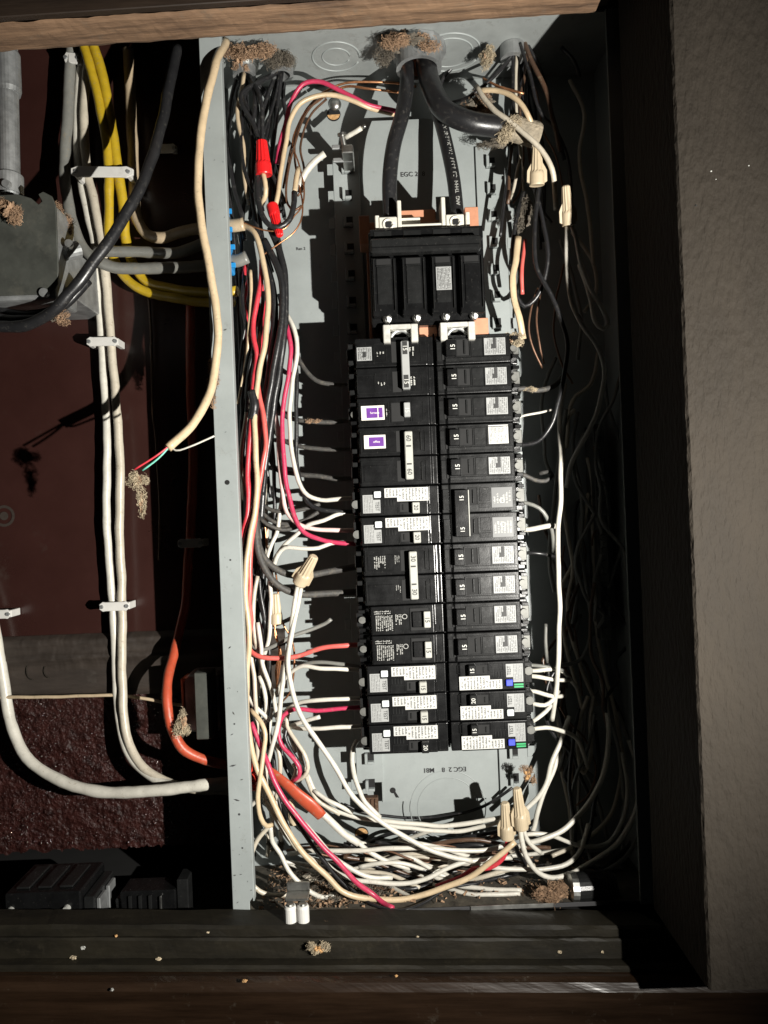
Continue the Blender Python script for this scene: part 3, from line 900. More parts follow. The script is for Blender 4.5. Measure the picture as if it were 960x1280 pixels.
p_old = proto_old_single()
p_new = proto_new_single()
LC = [
    (proto_double('15', 'square'), 0.5, 'black double breaker with grey 15 15 handle tie, topmost below the main breaker', 'double breaker'),
    (proto_sticker_single(), 2, 'black breaker with white and purple sticker cut by a pale line', 'circuit breaker'),
    (proto_double('60', 'round', 'office'), 3.5, 'black double breaker with cream edged purple sticker and long pale handle tie', 'double breaker'),
]
for t, r, lab, c in LC: place(t, 'L', r, lab, c, dd=RNG.uniform(-0.6, 0.6))
a20 = proto_afci('20', WHITEB)
place(a20, 'L', 5, 'white labelled 20 amp test breaker directly below the purple sticker double breaker', 'test breaker')
place(copy_tree(a20), 'L', 6, 'white labelled 20 amp test breaker directly above the 30 30 double breaker', 'test breaker')
place(proto_double('30', 'round_print'), 'L', 7.5, 'black double breaker with cream handle tie marked 30 30', 'double breaker')
place(p_new, 'L', 9, 'black breaker with white 15 handle tip just below the 30 30 breaker', 'circuit breaker')
place(copy_tree(p_new), 'L', 10, 'black breaker with white 15 handle tip just above the three lower left test breakers', 'circuit breaker')
a15 = proto_afci('15', WHITEB)
place(a15, 'L', 11, 'white labelled 15 amp test breaker below the white tipped 15 breakers', 'test breaker')
place(copy_tree(a15), 'L', 12, 'white labelled 15 amp test breaker between another 15 and a 20 test breaker', 'test breaker')
place(proto_afci('20', WHITEB, white_handle=False), 'L', 13, 'white labelled test breaker with dark 20 handle, lowest of the left column', 'test breaker')
place(p_old, 'R', 0, 'black 15 breaker with grey label under the brown nest scrap, first of the right column', 'circuit breaker')
olds = [(1, 'black 15 breaker with grey label, second below the main lugs on the right'),
        (2, 'black 15 breaker with grey label above the breaker with the tall cream label'),
        (4, 'black 15 breaker with grey label above the dark handled right double breaker'),
        (7, 'black 15 breaker with grey label just below the dark handled right double breaker'),
        (8, 'black 15 breaker with grey label, second below the dark handled right double breaker'),
        (9, 'black 15 breaker with grey label, second above the blue button test breakers'),
        (10, 'black 15 breaker with grey label just above the blue button test breakers')]
for r, lab in olds:
    place(copy_tree(p_old), 'R', r, lab, dd=RNG.uniform(-0.8, 0.8))
place(proto_old_single('15', tall=True), 'R', 3, 'black 15 breaker with tall cream printed label on the right column')
place(proto_right_double(), 'R', 5.5, 'charcoal double breaker with dark handle edged by a pale line', 'double breaker')
ab = proto_afci('15', BLUEB, True, False)
place(ab, 'R', 11, 'test breaker with blue button and green stripes above a white button one', 'test breaker')
place(proto_afci('20', WHITEB, False, False), 'R', 12, 'test breaker with white button between two blue button breakers', 'test breaker')
place(copy_tree(ab), 'R', 13, 'test breaker with blue button and green stripes, lowest of the right column', 'test breaker')

# bus bar strip between the two columns
bs = empty('bus_support', M(49.4, -28, 660), 'black plastic bus support between the breaker columns', 'bus support')
local(mbox('support_rail', 47.9, 49.3, 638, PD+2, -205, 152, PLAST), bs)

# ---------------------------------------------------------------- main breaker
MX, MZ = P(535, 340, 622).x*1000, (P(535, 340, 622).z-ZC)*1000
mbk = empty('main_breaker', M(MX, MZ, 622), 'large black four pole main breaker with wide handle bar', 'main breaker')
def mm(name, x0, x1, z0, z1, y0, y1, material, bev=0.0, parent=None):
    o = lbox(name, x0, x1, z0, z1, y0, y1, material, parent or mbk, bev)
    return o
k = 622/FPX
def lx(px): return (px-535)*k
def lz(py): return -(py-340)*k
mm('body', lx(462), lx(608), lz(399), lz(281), 12, 66, PLAST, 1.0)
mm('top_ridge', lx(464), lx(606), lz(299), lz(283), 2, 12.5, PLAST, 0.8)
for i, c in enumerate((480, 517, 554, 590)):
    mm('pole_cover', lx(c-15.5), lx(c+15.5), lz(392), lz(319), 1.5, 12.5, PLAST, 0.9)
    mm('pole_panel', lx(c-9), lx(c+9), lz(378), lz(331), 0.4, 1.6, PLAST2 if i != 3 else PLAST, 0.4)
    mm('window_well', lx(c-9), lx(c+9), lz(329), lz(321), 1.2, 1.45, HOLE)
    mm('window_lip', lx(c-9.5), lx(c+9.5), lz(331), lz(329), 0.2, 1.45, PLAST2, 0.2)
    mm('pole_ridge', lx(c-13.5), lx(c-12), lz(386), lz(322), -0.4, 1.5, PLAST2, 0.3)
    mm('pole_ridge', lx(c+12), lx(c+13.5), lz(386), lz(322), -0.4, 1.5, PLAST2, 0.3)
    mm('top_window', lx(c-11), lx(c+11), lz(295), lz(286), 1.2, 2.1, PLAST2, 0.3)
    bm = bmesh.new()
    bmesh.ops.create_uvsphere(bm, u_segments=12, v_segments=8, radius=0.0042)
    for v in bm.verts:
        v.co = Vector((v.co.x*1.0 + lx(c+2)/1000, v.co.y*0.8+0.010, v.co.z*1.3 + lz(391)/1000)) + mnoise.noise_vector(v.co*400)*0.0008
    bm_obj('lug_screw', bm, STEEL, mbk)
hb_ = mm('handle_bar', lx(464), lx(601), lz(318), lz(300), -9, 1.4, PLAST2, 1.6)
mm('handle_groove', lx(466), lx(599), lz(312.5), lz(311), -9.35, -8.9, PLAST, 0.2, hb_)
l_ = mm('label', lx(545), lx(564), lz(363), lz(334), 0.0, 0.35, LABELG)
fine_print('print', lx(546), lx(563), lz(362), lz(335), -0.1, INK, l_, 10, 0.9, seed=77)
mm('skirt', lx(463), lx(607), lz(401), lz(396), 14, 40, PLAST, 0.8)
# aluminium stirrup lugs below
for c in (498, 570):
    z0, z1 = lz(425), lz(402)
    lug = bmesh.new()
    q = 0.001
    bm_box(lug, lx(c-22)*q, lx(c-13)*q, 0.004, 0.026, z0*q, z1*q, 0.0006)
    bm_box(lug, lx(c+13)*q, lx(c+22)*q, 0.004, 0.026, z0*q, z1*q, 0.0006)
    bm_box(lug, (lx(c-13)+0.02)*q, (lx(c+13)-0.02)*q, 0.0042, 0.026, (z1-4.2)*q, (z1-0.05)*q, 0.0004)
    bm_obj('stirrup_lug', lug, ALU, mbk)
    ring_pts = [Vector((lx(c)*q + math.cos(a)*0.0085, 0.012, lz(420)*q + math.sin(a)*0.0085)) for a in [2*math.pi*j/24 for j in range(25)]]
    V, F = tube_geo(ring_pts, 0.0016, 8)
    mesh_obj('lug_bore', V, F, GALV, mbk, smooth=True)
# tinned line lugs above
for c in (488, 573):
    mm('line_lug', lx(c-12), lx(c+11), lz(283), lz(264), 8, 30, TINW, 0.8)
    ring_pts = [Vector((lx(c)*q + math.cos(a)*0.0042, 0.0078, lz(274)*q + math.sin(a)*0.0042)) for a in [2*math.pi*j/20 for j in range(21)]]
    V, F = tube_geo(ring_pts, 0.0011, 8)
    mesh_obj('set_screw', V, F, TINW, mbk, smooth=True)
    mm('screw_socket', lx(c)-2.6, lx(c)+2.6, lz(274)-2.6, lz(274)+2.6, 7.6, 7.9, HOLE)
mm('lug_bar', lx(501), lx(557), lz(281), lz(273), 10, 30, TINW, 0.7)
for c, top in ((474, 261), (502.5, 243), (558.5, 241), (589, 261)):
    mm('lug_post', lx(c-2.6), lx(c+2.6), lz(283), lz(top), 9, 34, TINW, 0.6)
mm('lug_plate', lx(505), lx(530), lz(272), lz(257), 24, 27, TINW, 0.4)
mm('insulator', lx(458), lx(604), lz(428), lz(236), 67, 70, TERRA, 0.6)
mm('insulator_ear', lx(590), lx(608), lz(278), lz(240), 34, 66.8, TERRA, 0.5)
mm('insulator_ear', lx(450), lx(464), lz(278), lz(240), 44, 66.8, TERRA, 0.5)
mm('insulator_foot', lx(592), lx(610), lz(424), lz(396), 10, 66.8, TERRA, 0.5)
mm('insulator_foot', lx(523), lx(546), lz(424), lz(400), 22, 66.8, TERRA, 0.5)
mm('insulator_shelf', lx(504), lx(552), lz(262), lz(240), 36, 66.8, TERRA, 0.5)

# ---------------------------------------------------------------- wires
def W(name, label, colour, r, pts, group=None, cat='wire', squash=1.0, wob=0.0009, sides=8, dd=0):
    """one wire: pts are (photo x, photo y, distance mm)"""
    if r < 3.0 and cat == 'wire': r *= 0.9
    q = []
    for x, y, d in pts:
        if 296 < x < 790 and y > 1000 and d > 600:      # keep wires above the box floor
            d = min(d, (338.0 - r)*FPX/((x-480)*sn + (y-640)*cs))
        q.append(P(x, y, d+dd))
    o = tube(name, q, r/1000, WM[colour], sides=sides, squash=squash, wob=wob)
    return set_props(o, label, cat, group)

# --- heavy feeders at the top
W('feeder_cable', 'smooth thick black feeder cable into the left main lug', 'black', 6.6,
  [(509, 80, 672), (508, 110, 660), (503, 142, 652), (492, 182, 648), (487, 225, 648), (488, 272, 650)], sides=18, cat='cable', wob=0)
W('feeder_cable', 'thickest black neutral feeder cable bending right into a dusty lug', 'black', 9.2,
  [(532, 78, 668), (539, 108, 655), (556, 138, 645), (588, 153, 642), (622, 158, 646), (640, 160, 650)], sides=18, cat='cable', wob=0)
fc = W('feeder_cable', 'thick black feeder cable with white printing into the right main lug', 'black', 6.0,
  [(528, 80, 690), (538, 118, 690), (550, 150, 680), (559, 185, 668), (567, 225, 658), (572, 272, 650)], sides=18, cat='cable', wob=0)
# printed lettering that runs down the cable
path = spline([P(x, y, d) for x, y, d in [(551, 152, 679), (559, 185, 668), (567, 225, 658), (571, 262, 651)]], 0.0008)
word = 'AWG THHN CU 600V TRIORIENT AWG'
step = (len(path)-8)/len(word)
for i, ch in enumerate(word[:int((len(path)-8)/step)]):
    if ch == ' ': continue
    k0 = int(4 + i*step)
    p = path[len(path)-1-k0]; t = (path[max(0, len(path)-3-k0)] - path[min(len(path)-1, len(path)+1-k0)]).normalized()
    o = lettering('printed_letter', ch, 0.0045, Vector((0, 0, 0)), PRINTG)
    ang = math.atan2(t.z, t.x)
    o.data.transform(Matrix.Translation(p + Vector((0.0012, -0.0062, 0))) @ Matrix.Rotation(-ang, 4, 'Y'))
    o.parent = fc

# --- left bundle: long traced wires
cc0 = W('cream_cable', 'cut cream cable hanging over the box flange with thin wires at its end', 'cream', 3.5,
  [(283, 52, 640), (270, 78, 618), (254, 150, 610), (247, 228, 609), (255, 298, 610), (267, 365, 612), (272, 428, 612), (262, 490, 608), (241, 530, 598), (210, 560, 584)], cat='cable', sides=12)
for c, pts, lab in (('red', [(214, 555, 586), (195, 570, 582), (168, 587, 580)], 'thin red wire out of the cut cream cable end'),
               ('teal', [(213, 557, 586), (198, 573, 583), (178, 588, 581)], 'thin green wire out of the cut cream cable end'),
               ('white', [(213, 558, 586), (220, 563, 584), (238, 558, 583), (268, 545, 584)], 'thin white wire out of the cut cream cable end')):
    o = W('conductor', lab, c, 0.85, pts, wob=0.0002)
    del o['category']; o.parent = cc0
W('cream_wire', 'long cream wire sweeping from the blue clamp down and across to the tan nuts', 'cream', 2.75,
  [(303, 281, 662), (318, 291, 654), (330, 332, 650), (335, 375, 648), (332, 420, 648), (326, 455, 648), (320, 490, 647), (318, 523, 646), (320, 565, 645), (321, 610, 644),
   (318, 640, 643), (312, 675, 642), (307, 708, 641), (307, 750, 641), (311, 790, 641), (309, 840, 641), (308, 890, 641), (312, 922, 640), (320, 960, 639),
   (331, 981, 638), (347, 1013, 637), (358, 1036, 636), (380, 1067, 636), (407, 1094, 637), (428, 1114, 638), (447, 1122, 639), (480, 1125, 640), (513, 1122, 641),
   (547, 1112, 642), (588, 1096, 642), (610, 1080, 641), (628, 1066, 641), (644, 1052, 642)], sides=10)
W('cream_wire', 'short cream wire curling beside the red clamp to the tied ends', 'cream', 2.3,
  [(313, 887, 652), (325, 901, 646), (331, 918, 643), (330, 938, 641), (325, 972, 637), (322, 997, 636), (326, 1022, 637), (333, 1032, 640), (340, 1031, 644)])
W('white_wire', 'white wire looping low at the left corner of the box', 'offwhite', 2.3,
  [(338, 1031, 645), (322, 1050, 645), (314, 1070, 644), (311, 1093, 643), (318, 1109, 642), (331, 1117, 643), (352, 1119, 646), (385, 1117, 652)])
W('white_wire', 'white wire curving under the tied ends onto the box floor', 'white', 2.3,
  [(338, 1033, 648), (340, 1052, 652), (350, 1068, 652), (361, 1088, 650), (375, 1105, 649), (390, 1117, 649), (405, 1122, 650), (422, 1117, 655)])
W('magenta_wire', 'long magenta wire running diagonally to the box bottom', 'magenta', 2.5,
  [(314, 903, 652), (326, 934, 646), (334, 952, 640), (342, 973, 637), (355, 998, 635), (373, 1022, 634), (390, 1042, 634), (407, 1062, 634), (432, 1088, 635), (448, 1105, 637), (466, 1118, 640), (478, 1128, 641), (491, 1135, 644)])
W('magenta_wire', 'bright magenta wire from the bundle to the lower 20 amp test breaker', 'magenta', 2.35,
  [(352, 388, 668), (359, 410, 662), (363, 435, 660), (361, 465, 660), (355, 500, 660), (353, 540, 660), (355, 580, 659), (361, 620, 658), (368, 646, 657), (380, 666, 656), (402, 675, 656), (427, 679, 656), (446, 680, 657)])
W('pale_pink_wire', 'pink streaked white wire beside the bright magenta wire', 'pinkwhite', 2.2,
  [(341, 500, 668), (348, 545, 666), (349, 580, 664), (353, 612, 662), (359, 641, 660), (372, 655, 658), (395, 662, 657), (420, 663, 657), (446, 663, 658)])
W('white_wire', 'white wire arching over to the upper 20 amp test breaker', 'white', 2.2,
  [(350, 380, 668), (358, 392, 664), (368, 412, 660), (371, 440, 660), (366, 475, 660), (362, 515, 660), (365, 565, 659), (374, 604, 657), (385, 620, 656), (402, 625, 656), (421, 624, 656), (446, 622, 658)])
W('black_wire', 'black wire beside the white arch to the upper test breaker', 'black', 2.2,
  [(355, 395, 672), (366, 425, 667), (371, 470, 664), (370, 540, 663), (374, 598, 661), (385, 628, 659), (402, 637, 658), (423, 639, 658), (448, 640, 660)])
W('black_wire', 'dusty black wire drooping to the top left double breaker', 'dusty', 2.3,
  [(360, 400, 676), (369, 440, 672), (380, 462, 669), (396, 476, 667), (414, 480, 666), (442, 481, 666)])
W('black_wire', 'lint covered black wire to the sticker breaker', 'dusty', 2.4,
  [(343, 490, 680), (352, 516, 676), (370, 525, 670), (390, 527, 667), (412, 527, 666), (442, 525, 666)])
W('black_wire', 'black wire to the upper pole of the purple sticker double breaker', 'dusty', 2.3,
  [(338, 515, 680), (348, 545, 676), (368, 556, 671), (395, 561, 668), (418, 562, 667), (442, 561, 667)])
W('black_wire', 'black wire to the lower pole of the purple sticker double breaker', 'dusty', 2.5,
  [(332, 555, 682), (345, 585, 676), (368, 592, 671), (395, 595, 668), (418, 598, 667), (444, 598, 667)])
W('black_wire', 'thick black wire passing under the tan nut to the 30 30 breaker', 'dusty', 3.0,
  [(325, 560, 672), (321, 600, 668), (320, 640, 664), (325, 685, 660), (340, 708, 660), (360, 718, 662), (385, 719, 664), (412, 714, 666), (448, 708, 667)], sides=10)
W('black_wire', 'thick black wire curving below the tan nut to the 30 30 breaker', 'dusty', 3.0,
  [(322, 585, 664), (319, 640, 658), (322, 685, 655), (333, 715, 654), (352, 735, 656), (372, 742, 660), (400, 742, 663), (425, 741, 665), (450, 740, 667)], sides=10)
W('grey_wire', 'loose split grey wire pointing at the white tipped breaker', 'grey', 2.0,
  [(312, 795, 668), (318, 810, 664), (330, 812, 662), (345, 806, 661), (366, 795, 662), (390, 787, 664), (406, 780, 664), (414, 774, 662)])
W('salmon_wire', 'pale red wire crossing to the second white tipped 15 breaker', 'salmon', 2.4,
  [(306, 800, 662), (315, 816, 656), (328, 822, 654), (345, 823, 655), (372, 820, 657), (398, 811, 657), (428, 807, 657), (452, 806, 660)])
for nm, lab, pts in (
    ('white_wire', 'white wire rising from the bundle to the topmost of the lower test breakers', [(345, 868, 672), (353, 852, 668), (364, 840, 662), (380, 833, 657), (400, 835, 655), (424, 836, 655), (456, 838, 658)]),
    ('white_wire', 'white wire to the middle of the lower test breakers above the magenta one', [(350, 905, 676), (358, 888, 670), (372, 879, 662), (392, 875, 656), (429, 873, 655), (456, 873, 658)]),
    ('white_wire', 'white wire to the lowest left test breaker', [(345, 895, 676), (356, 905, 670), (372, 910, 662), (395, 911, 657), (426, 909, 655), (458, 907, 658)]),
    ('white_wire', 'short cut white wire end below the magenta wire', [(354, 915, 676), (363, 908, 668), (380, 902, 662), (400, 896, 658)]),
    ('white_wire', 'white wire bending up under the pink streaked wire', [(340, 706, 668), (346, 694, 664), (356, 681, 661), (370, 669, 659), (386, 656, 657), (405, 650, 656), (425, 642, 658), (446, 640, 662)]),
    ('white_wire', 'white wire ending below the bright magenta wire tip', [(342, 708, 662), (348, 693, 659), (357, 685, 657), (378, 686, 655), (398, 685, 655), (413, 679, 656), (446, 678, 661)]),
    ('white_wire', 'white wire slanting down beside the copper strands', [(352, 600, 672), (353, 615, 670), (351, 638, 668), (347, 662, 667), (338, 685, 667), (331, 712, 668)])):
    W(nm, lab, 'white', 2.15, pts)
W('grey_wire', 'dim grey wire behind the white one at the topmost lower test breaker', 'grey', 2.0, [(372, 834, 676), (385, 829, 672), (402, 828, 668), (425, 830, 665), (456, 834, 665)])
W('magenta_wire', 'magenta wire looping down from the middle lower test breaker', 'magenta', 2.2,
  [(456, 884, 658), (428, 886, 656), (395, 888, 656), (368, 887, 657), (354, 894, 656), (347, 911, 654), (352, 931, 652), (364, 945, 650), (374, 958, 649), (374, 970, 650), (366, 976, 654)])
W('white_wire', 'white loop hanging beside the lower magenta loop', 'offwhite', 2.1,
  [(368, 884, 668), (360, 893, 664), (359, 908, 660), (369, 925, 656), (381, 945, 653), (385, 960, 652), (381, 970, 653), (368, 977, 658)])
W('white_wire', 'white wire from the nut by the 30 breaker running long to the box bottom', 'white', 2.4,
  [(376, 735, 652), (372, 758, 650), (367, 780, 648), (362, 810, 646), (360, 833, 645), (364, 860, 644), (376, 893, 643), (391, 917, 642), (411, 946, 642), (437, 990, 642), (448, 1003, 642), (480, 1030, 642), (520, 1054, 644), (560, 1070, 648), (590, 1076, 652)])
W('white_wire', 'white wire from the nut by the 30 breaker dropping into the bundle', 'white', 2.3,
  [(372, 733, 652), (368, 755, 650), (364, 785, 649), (358, 825, 648), (352, 870, 648), (346, 910, 648), (338, 940, 649), (332, 965, 652), (335, 1000, 656)])
W('white_wire', 'white wire from the lowest left breaker looping down past the brown clip', 'white', 2.4,
  [(446, 926, 664), (442, 934, 660), (440, 950, 660), (443, 970, 662), (450, 990, 664), (456, 1003, 664), (475, 1022, 664)])
# printed pair across the box bottom
W('white_wire', 'white wire running level across the box bottom to the left tan nut', 'white', 2.3,
  [(384, 968, 672), (394, 990, 670), (410, 1008, 668), (432, 1018, 666), (465, 1025, 664), (510, 1029, 662), (556, 1032, 660), (592, 1028, 656), (626, 1022, 650)])
W('white_wire', 'second white wire just below the level one across the box bottom', 'white', 2.2,
  [(470, 1020, 672), (485, 1031, 671), (520, 1036, 670), (570, 1039, 668), (592, 1036, 666), (626, 1027, 658)])
W('white_wire', 'thick white wire leaving the orange sheath', 'white', 3.2,
  [(398, 1012, 656), (412, 1026, 656), (430, 1042, 657), (448, 1054, 660)])
W('white_wire', 'white wire curving from the orange sheath into the lower tangle', 'white', 2.4, [(446, 1052, 662), (465, 1066, 664), (488, 1078, 666), (512, 1086, 669)])
W('white_wire', 'straight white wire crossing the middle of the lower tangle', 'white', 2.3,
  [(360, 1068, 676), (392, 1063, 668), (432, 1064, 662), (480, 1061, 658), (525, 1060, 658), (575, 1063, 660), (608, 1062, 664), (640, 1054, 668)])
W('white_wire', 'white wire falling behind the long magenta diagonal', 'white', 2.3, [(380, 1028, 660), (398, 1050, 656), (416, 1070, 653), (434, 1083, 651), (450, 1092, 651), (468, 1097, 653), (490, 1097, 658)])
W('white_wire', 'white wire sagging under the long diagonal and rising again', 'white', 2.3, [(400, 1072, 665), (420, 1090, 658), (440, 1099, 652), (462, 1102, 650), (500, 1104, 650), (532, 1098, 651), (560, 1085, 653), (590, 1076, 656), (640, 1072, 662)])
W('white_wire', 'upper of two white wires ending at the brown lint ball', 'white', 2.2, [(540, 1095, 668), (573, 1107, 662), (605, 1111, 660), (652, 1113, 660)])
W('white_wire', 'lower of two white wires ending at the brown lint ball', 'white', 2.1, [(536, 1104, 668), (563, 1112, 664), (600, 1118, 661), (650, 1117, 660)])
W('white_wire', 'white wire passing right of the red twist toward the box corner', 'white', 2.3, [(560, 1078, 668), (590, 1080, 660), (622, 1085, 656), (662, 1087, 655), (690, 1085, 656), (708, 1080, 658), (724, 1066, 664), (736, 1030, 672)])
W('white_wire', 'white wire sweeping from the right tan nut along the box floor', 'white', 2.45, [(650, 1030, 641), (652, 1048, 640), (658, 1070, 641), (670, 1088, 643), (690, 1097, 646), (708, 1094, 649), (740, 1078, 658), (775, 1050, 668), (795, 1010, 676), (800, 975, 680), (786, 925, 684)])
W('white_wire', 'short white tail below the right tan nut', 'white', 2.2, [(653, 1032, 643), (658, 1048, 644), (666, 1058, 646), (676, 1066, 649)])
W('white_wire', 'white wire rising right from below the nuts into the dark side', 'white', 2.5, [(640, 1062, 656), (655, 1055, 652), (675, 1050, 650), (703, 1038, 653), (735, 1005, 662), (755, 962, 670), (760, 900, 678), (752, 850, 684)])
W('white_wire', 'thin white wire bowed above the nut tails', 'white', 2.1, [(640, 1050, 662), (655, 1044, 658), (675, 1042, 657), (690, 1044, 659), (730, 1058, 668), (762, 1052, 676), (784, 1000, 682), (778, 940, 686)])
W('white_wire', 'white wire climbing from the right tan nut to the test breaker terminals', 'white', 2.5, [(652, 1016, 664), (660, 1009, 664), (673, 995, 664), (683, 978, 666), (689, 955, 668), (700, 930, 672), (712, 895, 676)])
W('white_wire', 'white wire standing behind the right tan nut', 'white', 2.5, [(663, 1045, 672), (668, 1034, 672), (673, 1012, 671), (679, 992, 672), (690, 968, 676), (700, 930, 682)])
W('white_wire', 'white wire curved low in front of the lint on the box floor', 'offwhite', 2.4, [(560, 1100, 672), (588, 1100, 666), (610, 1095, 662), (636, 1087, 662), (668, 1082, 668)])
W('red_wire', 'red wire twisted under the cream wire by the tan nuts', 'red', 2.5, [(545, 1108, 658), (575, 1097, 655), (592, 1086, 654), (612, 1084, 650), (628, 1072, 648), (634, 1052, 648), (633, 1045, 650)])
W('black_wire', 'thin black wire drooping lowest at the box bottom lip', 'black', 1.5, [(432, 1103, 650), (450, 1121, 644), (474, 1134, 641), (502, 1138, 641), (532, 1127, 644), (560, 1110, 650), (600, 1104, 660)])
W('black_wire', 'black wire below the left tan nut', 'black', 2.3, [(634, 1045, 648), (640, 1055, 650), (648, 1068, 655), (656, 1082, 662), (640, 1092, 670)])
W('dark_wire', 'black wire running beside the cream wire in the lower left corner', 'black', 2.2, [(345, 985, 650), (360, 1010, 646), (380, 1042, 645), (400, 1070, 646), (425, 1100, 650), (445, 1118, 656)])
W('offwhite_wire', 'off white wire behind the long cream sweep', 'offwhite', 2.2, [(322, 965, 652), (334, 990, 648), (348, 1018, 648), (362, 1042, 648), (378, 1066, 650), (400, 1080, 656)])
W('offwhite_wire', 'short pale wire leaning on the long cream sweep', 'offwhite', 2.2, [(330, 1000, 652), (342, 1018, 650), (356, 1042, 650), (372, 1062, 652)])

# --- red family in the bundle
W('red_wire', 'red wire running into the black tape from above', 'red', 2.5, [(327, 325, 656), (326, 352, 654), (321, 380, 653), (317, 402, 653), (317, 422, 652), (321, 445, 651), (318, 470, 650), (316, 492, 649)])
W('red_wire', 'red wire leaving the black tape downward along the flange', 'red', 2.6, [(315, 520, 648), (312, 560, 648), (309, 590, 648), (311, 620, 648), (309, 645, 648), (301, 678, 649), (298, 705, 652), (299, 740, 658), (303, 790, 658), (304, 820, 656), (302, 850, 656), (300, 872, 658), (303, 900, 664)])
W('red_wire', 'red wire bowing right of the tape and back behind the cream wire', 'salmon', 2.5, [(318, 445, 662), (322, 480, 656), (329, 520, 653), (332, 556, 652), (329, 578, 652), (324, 605, 652), (318, 650, 652), (313, 690, 652), (313, 725, 652), (311, 755, 653), (314, 775, 656), (310, 800, 660)])
W('red_wire', 'short red wire dropping below the lower blue clamp', 'red', 2.6, [(308, 328, 676), (306, 345, 672), (307, 362, 670), (304, 380, 670), (309, 405, 670), (312, 440, 672)])
W('red_wire', 'red wire low in the bundle between cream and black', 'red', 2.4, [(334, 400, 668), (330, 420, 664), (324, 440, 662), (321, 470, 660), (324, 510, 660), (326, 550, 662)])
W('pink_wire', 'pink wire arching over the top of the box to the right', 'magenta', 2.3, [(346, 205, 668), (350, 180, 666), (358, 150, 668), (366, 122, 666), (378, 106, 664), (398, 102, 663), (422, 111, 664), (459, 130, 666), (500, 140, 680)])
W('cream_wire', 'cream wire arching over the top of the box from the lower red nut', 'cream', 2.4, [(343, 262, 662), (347, 245, 661), (352, 210, 662), (357, 178, 662), (363, 150, 661), (375, 130, 660), (395, 120, 660), (420, 119, 662), (445, 127, 664), (460, 134, 668), (500, 145, 684)])
W('tan_wire', 'tan wire hanging from the metal connector at the top left', 'tan', 2.1, [(305, 92, 668), (302, 112, 666), (297, 135, 664), (299, 160, 664), (305, 185, 664), (305, 215, 662), (308, 240, 664), (312, 256, 670)])
W('cream_wire', 'short cream wire below the upper red nut', 'cream', 2.4, [(328, 214, 652), (331, 228, 652), (332, 244, 655), (327, 256, 662)])
W('black_wire', 'black wire looping from the upper red nut up to a white tipped end', 'black', 2.8, [(322, 215, 655), (322, 240, 652), (326, 265, 650), (337, 281, 649), (350, 284, 649), (362, 275, 650), (367, 258, 652), (368, 240, 654)])
W('cream_wire', 'cream stub at the end of the looping black wire', 'cream', 2.6, [(368, 242, 654), (370, 226, 656), (373, 210, 660)])
W('white_wire', 'thick cut white wire stub near the top lug', 'white', 3.0, [(372, 240, 668), (378, 222, 664), (388, 208, 662), (398, 199, 661), (406, 192, 660)])
lw0 = W('white_wire', 'short white wire held by the screw lug on the rail', 'white', 2.5, [(432, 172, 664), (443, 166, 661), (452, 160, 658)])
bt = W('bare_tip', 'bright bare metal tip', 'copper', 1.6, [(452, 160, 658), (457, 157, 656.5)])
bt.data.materials[0] = STEEL
del bt['category']; bt.parent = lw0

# --- bare coppers
W('copper_wire', 'thin copper wire curving out of the upper blue clamp', 'copper', 0.8, [(304, 278, 660), (318, 284, 655), (340, 289, 652), (356, 287, 652), (368, 270, 654), (378, 258, 656), (380, 235, 660), (374, 205, 664), (366, 180, 668), (370, 160, 672), (384, 138, 676), (404, 122, 682)])
W('copper_wire', 'thin copper wire bowed lowest below the red nuts', 'copper', 0.8, [(326, 321, 660), (340, 311, 656), (352, 302, 655), (367, 290, 655), (377, 272, 656), (378, 250, 660), (370, 215, 668)])
for i, pts in enumerate((
    [(404, 120, 682), (388, 134, 676), (378, 150, 672), (371, 172, 668), (364, 200, 664), (358, 228, 660), (360, 255, 658), (368, 263, 656), (377, 257, 656)],
    [(408, 124, 684), (390, 142, 680), (381, 160, 676), (376, 185, 672), (380, 210, 668), (379, 235, 664), (372, 245, 662)],
    [(400, 118, 686), (384, 136, 682), (372, 165, 678), (368, 195, 672), (372, 220, 668), (378, 240, 664)],
    [(396, 122, 690), (378, 150, 686), (366, 178, 680), (360, 205, 674), (354, 235, 668)])):
    W('ground_wire', 'dull brown bare ground wire looping beside the red wire nuts', 'oldcopper', 1.15, pts, 'brown ground wires at the top left')
W('copper_wire', 'bright copper wire level across the top behind the feeders', 'copper', 1.2, [(400, 118, 688), (425, 106, 684), (455, 103, 682), (490, 104, 684), (520, 108, 692)])
W('copper_wire', 'second copper wire just below the level one behind the feeders', 'copper', 1.3, [(405, 122, 690), (432, 108, 686), (460, 111, 680), (484, 114, 682), (515, 118, 692)])
W('copper_wire', 'copper strand falling from the nut area to the middle of the bundle', 'copper', 1.0, [(344, 712, 672), (347, 735, 668), (348, 760, 666), (354, 780, 664), (362, 795, 666), (367, 812, 668), (367, 845, 670), (362, 866, 672), (352, 878, 676)])
W('copper_wire', 'copper strand at the upper middle of the bundle', 'copper', 1.0, [(326, 600, 676), (328, 630, 674), (331, 655, 674), (335, 690, 676), (341, 720, 678)])
for i in range(3):
    W('copper_wire', 'twisted copper strand below the tucked tan nut', 'copper', 0.8, [(341+i*2, 775, 664), (346-i, 795, 663), (349+i, 815, 664), (345+i*2, 840, 667), (347-i, 862, 672)], 'twisted copper strands')

